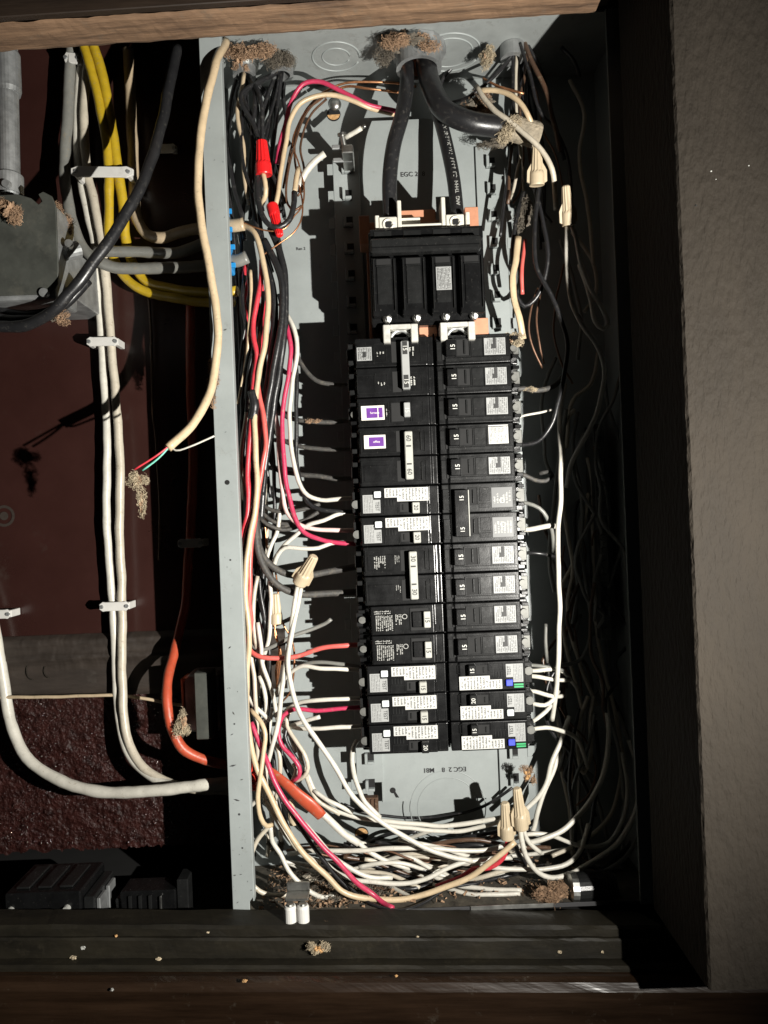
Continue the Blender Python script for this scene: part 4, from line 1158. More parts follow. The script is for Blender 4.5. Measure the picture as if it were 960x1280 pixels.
# --- black runs of the bundle
blk = [
    [(302, 92, 690), (292, 118, 690), (286, 160, 688), (284, 210, 684), (287, 245, 680), (292, 290, 682), (296, 360, 690), (300, 450, 694)],
    [(300, 96, 696), (290, 130, 696), (281, 170, 694), (280, 220, 690), (284, 260, 686), (290, 310, 690), (297, 380, 696), (299, 480, 700)],
    [(309, 94, 684), (308, 125, 684), (311, 160, 682), (318, 185, 680), (316, 215, 676), (308, 240, 674), (303, 280, 676), (302, 340, 682)],
    [(296, 95, 680), (287, 135, 684), (284, 180, 680), (290, 215, 676), (293, 240, 674), (300, 260, 672), (306, 300, 672)],
    [(348, 88, 684), (337, 112, 680), (328, 140, 676), (318, 172, 672), (312, 205, 668), (314, 240, 664), (322, 290, 664), (332, 330, 664)],
    [(350, 90, 690), (342, 118, 686), (337, 150, 684), (331, 180, 682), (327, 220, 680), (324, 260, 676), (328, 300, 672), (340, 340, 668)],
    [(352, 90, 680), (348, 120, 680), (345, 150, 678), (340, 190, 676), (338, 230, 672), (339, 262, 668), (345, 300, 664), (351, 330, 662)],
    [(356, 92, 694), (354, 120, 692), (358, 150, 694), (352, 185, 692), (345, 220, 690), (341, 270, 684), (346, 310, 678)],
]
for pts in blk:
    W('black_wire', 'black wire dropping from the top left connectors into the bundle', 'black', 2.3, pts, 'black wires under the top left connectors')
thick = [
    [(330, 300, 660), (343, 325, 656), (352, 350, 655), (354, 380, 655), (350, 415, 656), (344, 450, 657), (337, 490, 658), (330, 540, 660), (325, 590, 662), (322, 640, 664)],
    [(338, 285, 664), (350, 315, 660), (356, 345, 659), (357, 380, 660), (355, 420, 661), (350, 455, 662), (343, 500, 664), (336, 550, 666), (330, 600, 668), (326, 650, 670)],
    [(328, 315, 668), (336, 340, 664), (342, 370, 662), (344, 400, 662), (340, 440, 663), (334, 480, 664), (330, 530, 668), (322, 580, 672)],
    [(345, 290, 672), (352, 330, 670), (355, 380, 672), (350, 430, 674), (348, 480, 676), (342, 520, 680), (336, 570, 682)],
]
for pts in thick:
    W('black_wire', 'thick black wire bowing through the middle of the left bundle', 'black', 3.1, pts, 'thick black wires of the left bundle', sides=12)
thin = [
    [(306, 345, 668), (303, 370, 664), (306, 400, 660), (312, 425, 658), (310, 450, 660), (304, 480, 666), (302, 540, 672)],
    [(330, 365, 662), (327, 390, 658), (322, 415, 656), (316, 440, 655), (311, 465, 656), (309, 500, 660), (306, 560, 666), (305, 620, 670)],
    [(304, 375, 690), (306, 430, 694), (303, 500, 696), (301, 580, 698), (300, 660, 698), (301, 740, 698), (298, 830, 698), (302, 920, 696)],
    [(308, 400, 684), (300, 450, 690), (299, 540, 690), (300, 620, 688), (303, 690, 686), (301, 760, 690), (300, 860, 690), (304, 960, 690)],
    [(321, 600, 652), (316, 630, 655), (309, 655, 660), (304, 690, 662), (304, 730, 660), (306, 770, 662), (303, 830, 668)],
    [(320, 560, 668), (312, 600, 670), (306, 640, 672), (303, 680, 668), (301, 720, 670)],
    [(325, 640, 672), (320, 690, 672), (316, 740, 672), (313, 790, 676), (318, 850, 680), (322, 920, 682)],
    [(332, 700, 680), (326, 740, 680), (322, 780, 682), (328, 830, 684), (334, 890, 684), (338, 950, 682)],
    [(318, 820, 684), (325, 860, 684), (334, 900, 682), (342, 950, 678), (348, 1000, 674), (362, 1040, 672)],
    [(305, 880, 684), (304, 930, 684), (308, 980, 684), (312, 1030, 686), (318, 1070, 690)],
    [(326, 940, 672), (333, 985, 668), (346, 1020, 664), (364, 1050, 664), (392, 1082, 668)],
    [(362, 910, 682), (354, 928, 680), (353, 950, 678), (362, 970, 676), (372, 985, 674), (386, 1004, 676)],
    [(360, 905, 662), (356, 920, 658), (362, 935, 656), (371, 950, 654), (378, 962, 656), (374, 978, 660)],
]
for pts in thin:
    W('black_wire', 'thin black wire threading through the left bundle', 'black', 2.1, pts, 'thin black wires of the left bundle')
stub = [[(325, 628, 672), (340, 638, 668), (358, 640, 667), (380, 636, 668), (400, 630, 668)],
        [(325, 638, 670), (338, 650, 668), (355, 654, 668), (378, 650, 668), (398, 640, 668)],
        [(322, 645, 666), (334, 655, 664), (352, 662, 666), (372, 658, 668), (396, 646, 670)],
        [(330, 655, 672), (345, 660, 670), (362, 656, 668), (378, 654, 669)]]
for i, pts in enumerate(stub):
    W('black_wire', 'black wire branching right below the purple sticker breakers', 'dusty', 2.0, pts, 'black branches of the left bundle')

# --- whites of the middle and lower bundle
wh = [
    [(322, 720, 664), (318, 745, 662), (316, 775, 661), (320, 802, 662), (325, 822, 666), (330, 850, 668), (339, 868, 672)],
    [(337, 725, 664), (339, 748, 662), (338, 770, 661), (336, 800, 662), (328, 830, 668), (322, 870, 672)],
    [(322, 778, 660), (326, 805, 658), (328, 828, 658), (336, 852, 660), (341, 870, 664), (347, 900, 670)],
    [(313, 815, 662), (317, 845, 660), (320, 880, 659), (321, 920, 660), (324, 960, 664), (332, 1005, 670)],
    [(324, 845, 664), (330, 862, 662), (333, 885, 664), (328, 920, 670)],
    [(309, 868, 664), (318, 882, 660), (328, 893, 660), (337, 901, 664)],
    [(346, 930, 660), (350, 950, 658), (349, 975, 660), (344, 1000, 664)],
    [(366, 955, 660), (370, 962, 658), (366, 975, 658), (360, 985, 662)],
    [(357, 905, 664), (363, 922, 662), (370, 940, 664)],
    [(352, 905, 672), (360, 914, 666), (370, 930, 662), (376, 948, 660), (384, 975, 664), (397, 1000, 666), (425, 1018, 666)],
    [(392, 988, 664), (410, 1000, 660), (424, 1006, 660), (440, 1016, 664)],
    [(340, 885, 680), (336, 920, 678), (338, 960, 676), (345, 1005, 674), (352, 1040, 676)],
    [(335, 1040, 664), (336, 1055, 664), (334, 1070, 670)],
    [(350, 1038, 660), (352, 1052, 662), (348, 1062, 668)],
    [(308, 1012, 664), (316, 1006, 660), (325, 996, 658)],
    [(333, 955, 670), (331, 985, 664), (338, 1015, 662), (343, 1045, 664)],
]
for i, pts in enumerate(wh):
    W('white_wire', 'white wire tangled in the middle of the left bundle', 'offwhite' if i % 3 == 0 else 'white', 2.15, pts, 'tangled white wires of the left bundle')
W('white_wire', 'white wire bent outward left of the black tape', 'offwhite', 2.0, [(310, 500, 664), (306, 530, 660), (301, 565, 660), (301, 585, 660), (305, 608, 662), (304, 640, 668)])
W('cream_wire', 'thin cream strand beside the upper red strands', 'cream', 1.7, [(313, 338, 658), (314, 360, 657), (313, 390, 656), (311, 415, 656), (310, 432, 657), (309, 445, 660)])
W('cream_wire', 'pale strand showing a bare copper end beside the flange', 'cream', 1.4, [(309, 443, 664), (306, 458, 662), (301, 485, 662), (297, 505, 664)])
W('cream_wire', 'short cream strand between the thick black wires', 'cream', 1.8, [(323, 415, 657), (324, 432, 656), (322, 445, 658)])
# tangle of loose lengths lying across the bottom of the box
rt = random.Random(3)
for i in range(40):
    x0 = rt.uniform(350, 520); y0 = rt.uniform(1050, 1098); d0 = rt.uniform(672, 704)
    ln = rt.uniform(90, 210); a = rt.uniform(-22, 22)
    pts = [(x0 + ln*t, y0 + a*t + 9*math.sin(t*5+i) + rt.uniform(-3, 3), d0 + 10*math.sin(t*4+i)) for t in (0, 0.25, 0.5, 0.75, 1)]
    c = rt.choice(('black', 'black', 'black', 'black', 'offwhite', 'white', 'white', 'brown', 'oldcopper'))
    lab = {'black': 'black wire lying in the tangle at the box bottom', 'white': 'white wire lying in the tangle at the box bottom', 'offwhite': 'white wire lying in the tangle at the box bottom',
           'brown': 'brown wire lying in the tangle at the box bottom', 'oldcopper': 'dull copper wire lying in the tangle at the box bottom'}[c]
    W('tangle_wire', lab, c, 2.1 if c != 'oldcopper' else 1.1, pts, lab.split()[0] + ' wires in the bottom tangle')
W('black_wire', 'black wire curving level above the white pair at the box bottom', 'black', 1.6, [(430, 1005, 712), (455, 1016, 712), (520, 1022, 712), (570, 1018, 708), (610, 1005, 700), (640, 985, 690)])

# dense filling of the left bundle
def cx_(y):
    tab = [(330, 322), (400, 330), (500, 326), (600, 320), (700, 316), (800, 322), (900, 328), (1000, 338), (1080, 352)]
    for (y0, x0), (y1, x1) in zip(tab, tab[1:]):
        if y <= y1: return x0 + (x1-x0)*(y-y0)/(y1-y0)
    return 352
rb_ = random.Random(21)
for i in range(44):
    y0 = rb_.uniform(320, 640); y1 = min(1075, y0 + rb_.uniform(180, 420))
    off = rb_.gauss(-4, 11); ph = rb_.uniform(0, 6); d0 = rb_.uniform(664, 706)
    n_ = 7
    pts = []
    for k in range(n_):
        y = y0 + (y1-y0)*k/(n_-1)
        x = cx_(y) + off + 7*math.sin(ph + k*rb_.uniform(0.8, 1.3)) + rb_.uniform(-2, 2)
        pts.append((max(302, x), y, d0 + 6*math.sin(ph*2+k)))
    c = rb_.choice(('black',)*7 + ('white', 'offwhite', 'offwhite', 'red', 'oldcopper'))
    if y0 < 520 and c in ('white', 'offwhite'): c = 'black'
    lab = {'black': 'thin black wire threading through the left bundle', 'white': 'white wire tangled in the middle of the left bundle', 'offwhite': 'white wire tangled in the middle of the left bundle',
           'red': 'thin red wire half hidden deep in the left bundle', 'oldcopper': 'dull copper wire half hidden deep in the left bundle'}[c]
    grp = {'black': 'thin black wires of the left bundle', 'white': 'tangled white wires of the left bundle', 'offwhite': 'tangled white wires of the left bundle', 'red': 'hidden red wires of the left bundle', 'oldcopper': 'hidden copper wires of the left bundle'}[c]
    W('bundle_wire', lab, c, 2.0 if c != 'oldcopper' else 1.0, pts, grp)
# more slack in the shaded right side
for i in range(26):
    x0 = rb_.uniform(688, 770); y0 = rb_.uniform(430, 900); ln = rb_.uniform(120, 330); ph = rb_.uniform(0, 6)
    am = rb_.uniform(8, 26); d0 = rb_.uniform(674, 708)
    pts = [(min(800, x0 + am*math.sin(ph + t*rb_.uniform(4, 6)) + 26*t*max(0, (y0+ln*t-820)/250)), min(1085, y0 + ln*t), d0 + 7*math.sin(ph+t*5)) for t in (0, .15, .3, .45, .6, .75, .9, 1)]
    c = rb_.choice(('offwhite', 'grey', 'grey', 'brown', 'black', 'oldcopper'))
    nm_ = {'offwhite': 'white', 'black': 'black', 'grey': 'grey', 'brown': 'brown', 'oldcopper': 'copper'}[c]
    W('slack_wire', 'slack ' + nm_ + ' wire hanging in the shaded right side of the box', c, 1.9 if c != 'oldcopper' else 1.0, pts, nm_ + ' slack wires in the shaded right side')

for i in range(12):
    x0 = rb_.uniform(290, 362); x1 = rb_.uniform(286, 350); d0 = rb_.uniform(660, 704); ph = rb_.uniform(0, 6)
    pts = [(x0 + (x1-x0)*t + 9*math.sin(ph+t*4), 88 + t*rb_.uniform(150, 190), d0 + 6*math.sin(ph+t*3)) for t in (0, .2, .4, .6, .8, 1)]
    pts[0] = (rb_.choice((304, 306, 350, 353)), 86, 680)
    W('corner_wire', 'black wire dropping from the top left connectors into the bundle', 'black', rb_.choice((1.5, 2.0, 2.2)), pts, 'black wires under the top left connectors')
for i in range(12):
    x0 = rb_.uniform(640, 660); x1 = rb_.uniform(628, 720); d0 = rb_.uniform(664, 704); ph = rb_.uniform(0, 6)
    pts = [(x0 + (x1-x0)*t + 10*math.sin(ph+t*5)*t, 54 + t*rb_.uniform(170, 260), d0 + 6*math.sin(ph+t*3)) for t in (0, .2, .4, .6, .8, 1)]
    c = ('black', 'black', 'oldcopper', 'brown', 'offwhite')[i % 5]
    nm_ = {'black': 'black', 'oldcopper': 'copper', 'brown': 'brown', 'offwhite': 'pale'}[c]
    W('corner_wire', 'thin ' + nm_ + ' wire trailing below the top right connector', c, 1.0 if c == 'oldcopper' else 1.7, pts, nm_ + ' wires trailing from the top right connector')

# --- wires on the right, mostly in the casing's shadow
W('white_wire', 'white wire from the lower hanging tan nut swinging to the right', 'white', 2.5, [(709, 282, 632), (709, 330, 633), (714, 373, 636), (728, 406, 642), (745, 430, 650), (755, 462, 658), (750, 502, 664), (736, 538, 668), (714, 580, 672), (708, 610, 674)])
W('white_wire', 'short white curl beside the lower hanging tan nut', 'white', 2.4, [(715, 283, 636), (720, 295, 636), (722, 306, 640), (726, 330, 650), (738, 360, 660), (756, 392, 668), (760, 404, 670), (754, 411, 670), (744, 402, 668), (738, 372, 664), (724, 330, 660)])
W('white_wire', 'long straight white wire hanging lit beside the right terminals', 'white', 2.5, [(706, 480, 668), (700, 520, 662), (701, 580, 652), (700, 630, 646), (697, 672, 644), (698, 720, 644), (700, 765, 644), (698, 805, 645), (697, 835, 648), (695, 865, 656), (690, 900, 668)])
W('white_wire', 'pale wire curving over the lint lump to the upper hanging tan nut', 'offwhite', 2.5, [(596, 108, 652), (604, 122, 646), (620, 139, 640), (645, 158, 634), (668, 178, 630), (682, 195, 630), (690, 212, 632), (693, 235, 640), (695, 262, 652)])
W('cream_wire', 'cream wire arching above the lint lump', 'cream', 2.6, [(600, 113, 654), (620, 113, 648), (640, 120, 642), (655, 134, 640), (663, 150, 642), (668, 165, 650)])
W('black_wire', 'glossy black wire snaking from the hanging nuts to the right terminals', 'black', 2.2, [(674, 232, 652), (670, 265, 652), (668, 300, 650), (672, 337, 648), (688, 367, 646), (702, 402, 646), (710, 432, 648), (705, 470, 650), (697, 505, 650), (688, 533, 652), (672, 552, 656), (648, 557, 660)])
W('black_wire', 'black wire drooping from the upper nut beside the rail', 'black', 2.1, [(668, 235, 656), (678, 272, 654), (685, 320, 654), (680, 350, 658), (668, 374, 662), (656, 382, 664), (645, 366, 664), (641, 325, 664), (644, 280, 666), (655, 240, 670)])
W('brown_wire', 'orange brown wire slanting down from the top right corner', 'brown', 2.4, [(654, 48, 668), (660, 65, 660), (672, 92, 654), (684, 118, 652), (690, 145, 656), (700, 190, 668)])
W('cream_jacket', 'torn cream cable jacket beside the right rail', 'cream', 3.0, [(648, 296, 660), (645, 325, 656), (641, 345, 654), (642, 370, 654), (649, 398, 654), (654, 424, 658)], squash=0.5)
W('copper_wire', 'short thick copper strand beside the torn cream jacket', 'salmon', 2.0, [(656, 300, 664), (653, 325, 660), (652, 350, 660), (653, 368, 662)])
for i, pts in enumerate(([(672, 360, 672), (664, 385, 672), (661, 410, 672), (666, 435, 674), (678, 460, 678)], [(680, 350, 676), (673, 380, 676), (672, 415, 676), (680, 455, 680)], [(705, 330, 674), (698, 360, 676), (692, 410, 678), (700, 450, 680), (716, 480, 682)])):
    W('brown_wire', 'rusty brown bare wire looping in the shade beside the right rail', 'oldcopper', 1.1, pts, 'brown ground wires at the right')
W('copper_wire', 'straight copper wire pointing right above the lint lump', 'copper', 1.2, [(604, 98, 668), (620, 107, 660), (638, 112, 656), (655, 117, 654)])
# stubs into the right hand terminals
W('grey_wire', 'lint covered wire at the second right breaker', 'dusty', 2.6, [(644, 487, 660), (655, 486, 660), (668, 488, 662), (690, 484, 668), (705, 470, 676)])
W('white_wire', 'thin pale wire at the third right breaker', 'white', 1.2, [(644, 523, 658), (656, 520, 656), (674, 516, 656), (690, 512, 668)])
W('grey_wire', 'dusty wire drooping in a small loop at the fifth right breaker', 'dusty', 2.2, [(645, 591, 660), (655, 594, 660), (668, 600, 662), (682, 601, 664), (690, 595, 666), (686, 590, 668), (674, 592, 670)])
W('grey_wire', 'grey wire falling from the right double breaker', 'grey', 2.0, [(646, 628, 660), (660, 629, 658), (674, 635, 657), (683, 646, 658), (690, 662, 664), (692, 690, 674)])
W('white_wire', 'short thick white wire at the right double breaker', 'white', 2.6, [(648, 662, 660), (662, 661, 656), (680, 658, 654), (692, 657, 656), (702, 664, 668)])
W('black_wire', 'shiny straight black wire at the breaker below the right double', 'black', 1.8, [(648, 692, 660), (662, 691, 656), (680, 693, 656), (694, 696, 664)])
for lab, pts in (('upper white wire at the upper blue button breaker', [(655, 838, 660), (668, 838, 655), (686, 836, 655), (702, 838, 664), (722, 860, 680)]),
                 ('lower white wire at the upper blue button breaker', [(655, 845, 660), (668, 845, 655), (690, 849, 655), (712, 850, 668)]),
                 ('upper white wire at the white button right breaker', [(658, 864, 660), (668, 865, 656), (685, 869, 656), (706, 870, 670)]),
                 ('curled white wire at the white button right breaker', [(658, 879, 660), (668, 880, 655), (680, 881, 654), (690, 875, 656), (698, 864, 666)]),
                 ('rising white wire at the lower blue button breaker', [(656, 906, 660), (666, 902, 655), (678, 893, 654), (686, 885, 660), (694, 872, 670)]),
                 ('level white wire at the lower blue button breaker', [(660, 913, 658), (668, 911, 655), (682, 910, 655), (702, 913, 664), (722, 925, 674), (735, 960, 682)])):
    W('white_wire', lab, 'white', 2.1, pts)
W('grey_wire', 'grey wire above the upper blue button breaker terminals', 'grey', 1.9, [(652, 831, 662), (668, 832, 658), (688, 835, 656), (704, 838, 664)])
# shaded slack on the right
dk = [
    [(712, 100, 690), (730, 140, 690), (724, 200, 688), (735, 260, 688), (742, 330, 690)], [(702, 60, 668), (718, 78, 664), (725, 96, 664)],
    [(708, 512, 690), (701, 560, 688), (692, 640, 686), (687, 700, 684), (693, 740, 684)],
    [(718, 512, 694), (706, 530, 692), (704, 570, 690), (702, 610, 688), (708, 660, 686), (716, 705, 684), (710, 755, 684), (716, 800, 686), (728, 838, 690), (746, 882, 694)],
    [(722, 515, 700), (716, 560, 698), (725, 610, 696), (728, 655, 694), (721, 700, 692), (722, 740, 690), (716, 780, 690)],
    [(734, 572, 704), (740, 600, 702), (741, 660, 700), (744, 730, 700)], [(738, 620, 706), (722, 628, 702), (718, 680, 700), (722, 740, 698), (712, 790, 698)],
    [(740, 640, 700), (727, 646, 696), (728, 690, 694), (733, 735, 692), (739, 775, 690), (736, 805, 688), (724, 826, 684), (700, 832, 676)],
    [(744, 740, 704), (746, 790, 702), (756, 840, 700), (768, 890, 698), (780, 950, 694)], [(746, 850, 698), (760, 890, 696), (774, 940, 690), (780, 1000, 684)],
    [(735, 870, 688), (724, 905, 684), (723, 945, 682), (729, 966, 682), (737, 950, 684), (738, 905, 688), (742, 870, 692)],
    [(715, 1082, 664), (730, 1058, 670), (742, 1010, 678), (748, 960, 684), (744, 900, 690)],
    [(700, 1096, 656), (745, 1094, 664), (785, 1068, 674), (806, 1025, 682), (806, 985, 688), (790, 935, 692), (772, 890, 696)],
    [(690, 1070, 668), (730, 1050, 680), (762, 1020, 690), (776, 970, 696), (772, 920, 700)],
    [(700, 920, 690), (730, 960, 694), (748, 1005, 698), (760, 1050, 700)], [(698, 900, 702), (702, 960, 704), (712, 1010, 706), (716, 1070, 706)],
    [(760, 860, 704), (786, 920, 704), (800, 990, 704), (790, 1050, 700), (750, 1090, 690)],
    [(700, 300, 694), (716, 350, 694), (726, 400, 692), (722, 450, 692)], [(715, 290, 698), (742, 330, 698), (744, 370, 698), (730, 390, 698)],
    [(690, 700, 704), (702, 740, 704), (700, 800, 704), (708, 860, 704)], [(748, 440, 704), (738, 480, 704), (716, 500, 702), (708, 560, 702)],
]
for i, pts in enumerate(dk):
    cc_ = ('offwhite', 'black', 'grey', 'offwhite', 'grey')[i % 5]
    nm_ = {'offwhite': 'white', 'black': 'black', 'grey': 'grey'}[cc_]
    W('slack_wire', 'slack ' + nm_ + ' wire hanging in the shaded right side of the box', cc_, 2.1, pts, nm_ + ' slack wires in the shaded right side')

# ---------------------------------------------------------------- cables left of the box
def straps(label, px, py, wpx, d, ang=0.0, hpx=11, grp='white cable straps'):
    t = empty('cable_strap', P(px, py, d), label, 'cable strap', grp)
    kk = d/FPX/1000
    bm = bmesh.new()
    w2, h2 = wpx/2*kk, hpx/2*kk
    bm_prism(bm, [(-w2, -h2*0.55), (-w2*0.78, -h2*1.1), (-w2*0.6, -h2), (w2*0.6, -h2), (w2*0.78, -h2*1.1), (w2, -h2*0.55), (w2, h2*0.55), (w2*0.78, h2*1.1), (w2*0.6, h2), (-w2*0.6, h2), (-w2*0.78, h2*1.1), (-w2, h2*0.55)], -0.0012, 0.0012, 0.0004)
    o = bm_obj('band', bm, STRAP, t)
    for s in (-1, 1):
        bm = bmesh.new()
        bmesh.ops.create_cone(bm, cap_ends=True, segments=10, radius1=0.0016, radius2=0.0022, depth=0.0016)
        for v in bm.verts: v.co = Vector((v.co.x + s*w2*0.84, v.co.z-0.0016, v.co.y))
        bm_obj('nail', bm, GALV, t)
        box('foot', s*w2*0.84-0.0022, s*w2*0.84+0.0022, 0.0013, 0.721-d/1000, -h2*0.8, h2*0.8, STRAP, t, 0.0004)
    t.rotation_euler = (0, ang, 0)
    return t
A = [(104, 60, 706), (100, 95, 706), (97, 140, 706), (98, 205, 705), (109, 262, 703), (118, 305, 704), (121, 345, 707), (125, 400, 710), (130, 480, 711), (134, 560, 711), (133, 640, 711), (138, 720, 711), (143, 790, 711), (145, 850, 710), (151, 910, 704), (166, 950, 694), (192, 973, 684), (235, 984, 668), (262, 984, 662), (292, 982, 664)]
B_ = [(112, 60, 700), (108, 100, 700), (105, 150, 700), (109, 212, 699), (122, 272, 697), (128, 312, 698), (133, 350, 703), (138, 420, 706), (145, 500, 707), (150, 580, 707), (149, 660, 707), (152, 740, 707), (153, 800, 707), (153, 860, 704), (159, 920, 698), (176, 955, 690), (206, 976, 681), (240, 986, 674), (292, 988, 668)]
W('white_cable', 'flat white cable, left of the strapped pair on the board', 'white', 3.9, A, 'white cables', 'cable', sides=12)
W('white_cable', 'flat white cable, right of the strapped pair on the board', 'offwhite', 4.1, B_, 'white cables', 'cable', sides=12)
W('white_cable', 'thick white cable sweeping along the rough board toward the box', 'white', 5.2, [(-30, 700, 712), (-8, 780, 711), (4, 850, 710), (14, 905, 705), (38, 952, 694), (80, 978, 682), (130, 990, 672), (190, 989, 662), (232, 984, 658), (262, 980, 656), (296, 978, 660)], None, 'cable', sides=12)
W('grey_cable', 'grey cable bending behind the black one beside the junction box', 'grey', 5.2, [(90, 55, 702), (88, 80, 702), (84, 150, 700), (81, 222, 696), (90, 275, 690), (106, 312, 684), (135, 332, 680), (170, 336, 676), (245, 333, 668), (290, 328, 664)], None, 'cable', sides=14)
W('grey_cable', 'straight grey cable entering the box through the upper side', 'grey', 5.0, [(118, 316, 690), (140, 314, 688), (180, 315, 684), (220, 316, 678), (262, 300, 670), (285, 284, 664)], None, 'cable', sides=14)
W('tan_cable', 'tan cable turning sharply into the box side', 'tan', 5.0, [(160, 62, 706), (163, 120, 706), (166, 190, 704), (168, 240, 700), (172, 275, 696), (184, 294, 692), (202, 297, 688), (222, 291, 684), (246, 286, 678), (290, 282, 668)], None, 'cable', sides=14)
W('yellow_cable', 'yellow cable, outer of the two at the top left', 'yellow', 4.3, [(104, 55, 688), (112, 80, 688), (122, 118, 688), (131, 165, 688), (136, 215, 690), (137, 265, 694), (138, 310, 698), (150, 338, 700), (172, 360, 698), (205, 370, 694), (250, 378, 686), (292, 378, 676)], None, 'cable', sides=14)
W('yellow_cable', 'yellow cable, inner of the two at the top left', 'yellow', 4.6, [(116, 55, 690), (124, 80, 690), (133, 115, 690), (140, 162, 691), (148, 215, 693), (154, 260, 696), (158, 305, 700), (166, 330, 702), (185, 352, 700), (220, 362, 694), (262, 366, 684), (296, 364, 674)], None, 'cable', sides=14)
W('black_cable', 'thick black cable slanting across the white and yellow cables', 'black', 4.6, [(222, 60, 650), (214, 95, 640), (206, 140, 630), (198, 172, 622), (180, 225, 612), (150, 280, 602), (116, 330, 594), (88, 366, 592), (62, 392, 594), (30, 407, 598), (-10, 408, 602)], None, 'cable', sides=14)
W('black_cable', 'second black cable hugging the underside of the junction box', 'black', 4.2, [(110, 350, 618), (84, 378, 612), (56, 396, 612), (20, 400, 616), (-10, 396, 620)], None, 'cable', sides=12)
W('black_cable', 'thin black cable lying under the junction box edge', 'black', 3.0, [(95, 352, 630), (70, 384, 624), (35, 392, 622), (-10, 386, 626)], None, 'cable', sides=12)
W('orange_cable', 'orange cable dropping beside the box into the red clamp', 'orange', 4.4, [(238, 372, 706), (238, 430, 706), (239, 500, 706), (241, 570, 706), (239, 650, 706), (236, 700, 705), (231, 760, 703), (219, 810, 692), (210, 850, 668), (209, 880, 658), (214, 905, 654), (228, 935, 652), (258, 950, 656), (292, 958, 662), (318, 964, 664)], None, 'cable', sides=14)
W('pale_wire', 'thin pale wire lying level behind the white cables', 'tan', 1.8, [(-10, 872, 706), (60, 871, 706), (125, 869, 707), (160, 870, 709), (215, 880, 711), (260, 884, 712)], None, 'wire')
W('brown_wire', 'dark thin wire hanging in the gap left of the box', 'brown', 1.6, [(186, 370, 716), (190, 440, 716), (191, 500, 716), (197, 580, 716), (200, 640, 716), (199, 700, 718)], None, 'wire')
straps('white plastic strap over the cable pair above the red board middle', 128, 427, 39, 702, 0.02)
straps('white plastic strap over the cable pair near the cross strip', 143, 758, 37, 702, 0.0)
straps('white plastic strap across the upper white and yellow cables', 128, 215, 78, 682, 0.05, 13)
straps('white plastic strap over the orange cable beside the box', 238, 679, 31, 698, 0.0)
straps('white plastic strap on the thick white cable at the cross strip', -4, 768, 34, 702, 0.0)
straps('grey plastic strap on the shaded board behind the black cable', 206, 186, 28, 716, 0.0)
straps('white end strap above the grey cable at the header', 90, 73, 18, 698, 0.1, 13)

# orange sheath inside the box with its red clamp
os_ = empty('orange_sheath', P(365, 985, 655), 'orange cable sheath cut open at the lower left of the bundle', 'cable sheath')
path = spline([P(x, y, d) for x, y, d in [(318, 958, 662), (335, 962, 658), (352, 975, 654), (372, 993, 652), (390, 1008, 653), (402, 1020, 655)]], 0.003)
V, F = tube_geo(path, lambda t: 0.0026 + 0.0036*min(1, t*1.3) - 0.0010*max(0, t-0.8)*5, 14, 0.5)
local(mesh_obj('sheath', V, F, WM['orange'], smooth=True), os_)
rc = empty('red_clamp', P(312, 965, 668), 'red plastic cable clamp in the box side near the orange sheath', 'cable clamp')
for x0, x1, y0, y1 in ((307, 316, 950, 964), (311, 326, 965, 975), (309, 322, 977, 987)):
    c0, c1 = P(x0, y1, 660), P(x1, y0, 660)
    local(box('jaw', c0.x, c1.x, 0.654, 0.676, c0.z, c1.z, REDC, None, 0.0012), rc)
local(box('collar', P(306, 980, 664).x, P(310, 950, 664).x, 0.652, 0.68, P(308, 986, 664).z, P(308, 948, 664).z, REDC, None, 0.001), rc)

# blue clamps with cable stubs
for px, py, dy, tc, lab in ((281, 281, 0, 'tan', 'upper blue plastic cable clamp on the box side'), (285, 325, 1, 'grey', 'lower blue plastic cable clamp on the box side')):
    t = empty('blue_clamp', P(px, py, 664), lab, 'cable clamp', 'blue cable clamps')
    c = P(px, py, 664)
    bm = bmesh.new()
    w2, h2 = 0.0042, 0.0112
    bm_prism_z(bm, [(c.x-w2, c.y-0.011), (c.x+w2, c.y-0.011), (c.x+w2, c.y+0.011), (c.x-w2, c.y+0.011)], c.z-h2, c.z+h2, 0.0018)
    local(bm_obj('clamp_ring', bm, BLUEC), t)
    local(box('clamp_tooth', c.x+0.0043, c.x+0.0085, c.y-0.0108, c.y-0.008, c.z+0.006, c.z+0.0102, BLUEC, None, 0.0004), t)
    local(box('clamp_tooth', c.x+0.0043, c.x+0.0085, c.y-0.0108, c.y-0.008, c.z-0.0102, c.z-0.006, BLUEC, None, 0.0004), t)
    o = tube('jacket_stub', [P(px+2, py+1, 662), P(px+12, py+1, 660), P(px+24, py-1 if not dy else py-4, 659)], 0.0058, WM['tan'] if not dy else WM['grey'], None, 14, 0.002, 0.8)
    local(o, t)

# black tape around the red and cream wires
tp = empty('black_tape', P(317, 506, 648), 'wrap of black tape around red and cream wires', 'tape')
local(tube('tape_wrap', [P(315, 489, 647.5), P(317, 498, 647), P(318, 508, 647), P(316, 524, 647.5)], 0.0040, WM['black'], None, 12, 0.0015, 1.0, 0.0006), tp)

